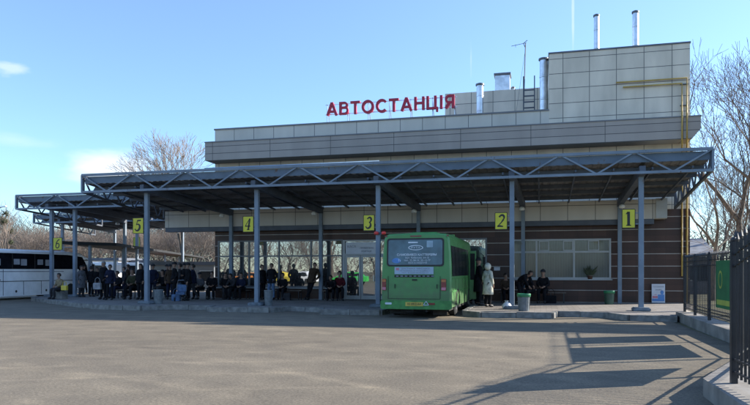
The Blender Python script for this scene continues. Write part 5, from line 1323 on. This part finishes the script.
# thin clouds fixed in the sky
tc = nt.nodes.new('ShaderNodeTexCoord')
def cloud(direction, rx, rz, soft, scale, prev, amt, stretch=(1, 1, 3)):
    d = Vector(direction).normalized()
    sub = nt.nodes.new('ShaderNodeVectorMath'); sub.operation = 'SUBTRACT'; L(nt, tc.outputs['Generated'], sub.inputs[0]); sub.inputs[1].default_value = d
    right = d.cross(Vector((0, 0, 1))).normalized(); upv = right.cross(d)
    def dot(vec, k):
        n = nt.nodes.new('ShaderNodeVectorMath'); n.operation = 'DOT_PRODUCT'; L(nt, sub.outputs[0], n.inputs[0]); n.inputs[1].default_value = vec / k; return n.outputs['Value']
    cb = nt.nodes.new('ShaderNodeCombineXYZ'); L(nt, dot(right, rx), cb.inputs[0]); L(nt, dot(upv, rz), cb.inputs[1])
    ln = nt.nodes.new('ShaderNodeVectorMath'); ln.operation = 'LENGTH'; L(nt, cb.outputs[0], ln.inputs[0])
    nz = nt.nodes.new('ShaderNodeTexNoise'); nz.inputs['Scale'].default_value = scale; nz.inputs['Detail'].default_value = 7
    mp = nt.nodes.new('ShaderNodeMapping'); mp.inputs['Scale'].default_value = stretch; L(nt, tc.outputs['Generated'], mp.inputs[0]); L(nt, mp.outputs[0], nz.inputs['Vector'])
    m1 = nt.nodes.new('ShaderNodeMath'); m1.operation = 'MULTIPLY_ADD'; L(nt, nz.outputs['Fac'], m1.inputs[0]); m1.inputs[1].default_value = 1.8; m1.inputs[2].default_value = .1
    m2 = nt.nodes.new('ShaderNodeMath'); m2.operation = 'SUBTRACT'; L(nt, m1.outputs[0], m2.inputs[0]); L(nt, ln.outputs['Value'], m2.inputs[1])
    mr = nt.nodes.new('ShaderNodeMapRange'); mr.interpolation_type = 'SMOOTHSTEP'; L(nt, m2.outputs[0], mr.inputs['Value']); mr.inputs['From Min'].default_value = 0; mr.inputs['From Max'].default_value = soft
    mr.inputs['To Max'].default_value = amt
    mx = nt.nodes.new('ShaderNodeMix'); mx.data_type = 'RGBA'; L(nt, mr.outputs[0], mx.inputs[0]); L(nt, prev, mx.inputs[6]); mx.inputs[7].default_value = CLOUDC
    return mx.outputs[2]
CLOUDC = (4.0, 4.25, 4.6, 1)
def dirpx(px, py):
    a = Vector(((px - 375) / FP, 1.0, (HZ - py) / FP)); return Vector((a.x * math.cos(TH) - a.y * math.sin(TH), a.x * math.sin(TH) + a.y * math.cos(TH), a.z))
hs = nt.nodes.new('ShaderNodeMix'); hs.data_type = 'RGBA'; hs.blend_type = 'MULTIPLY'; hs.inputs[0].default_value = 1
L(nt, sky.outputs['Color'], hs.inputs[6])
szz = nt.nodes.new('ShaderNodeSeparateXYZ'); L(nt, tc.outputs['Generated'], szz.inputs[0])
hr = nt.nodes.new('ShaderNodeValToRGB'); L(nt, szz.outputs['Z'], hr.inputs['Fac'])
hr.color_ramp.elements[0].position = 0.0; hr.color_ramp.elements[0].color = (.56, .67, .80, 1)
hr.color_ramp.elements[1].position = 0.42; hr.color_ramp.elements[1].color = (.90, .95, 1.06, 1)
e_ = hr.color_ramp.elements.new(.14); e_.color = (.69, .82, .97, 1)
L(nt, hr.outputs['Color'], hs.inputs[7])
c = hs.outputs[2]
c = cloud(dirpx(120, 170), .075, .030, .8, 9, c, .8)
c = cloud(dirpx(12, 68), .026, .010, .7, 22, c, .4)
c = cloud(dirpx(15, 140), .06, .012, .9, 14, c, .18)
c = cloud(dirpx(780, 180), .3, .2, 1.8, 4, c, .25)
c = cloud(dirpx(573, 20), .0022, .05, .9, 30, c, .3, (1, 1, .5))
c = cloud(dirpx(471, 60), .0022, .03, .9, 30, c, .2, (1, 1, .5))
L(nt, c, bg.inputs['Color']); bg.inputs['Strength'].default_value = 0.125
sun = bpy.data.lights.new('sun', 'SUN'); sun.energy = 4.5; sun.angle = R(.53); sun.color = (1.0, .93, .82)
so = bpy.data.objects.new('sun', sun); col.objects.link(so); so.rotation_euler = (-SD).to_track_quat('-Z', 'Y').to_euler(); so.location = SD * 100
cam = bpy.data.cameras.new('camera'); cam.sensor_width = 36; cam.lens = FP / 750 * 36; cam.shift_y = (HZ - 202.5) / 750; cam.clip_end = 3000; cam.clip_start = .1
co = bpy.data.objects.new('camera', cam); col.objects.link(co); co.location = (0, 0, EYE); co.rotation_euler = (PI / 2, 0, TH)
scn.camera = co
vs = scn.view_settings; vs.view_transform = 'Standard'; vs.look = 'None'; vs.gamma = 1; vs.exposure = 1.27; vs.use_curve_mapping = False
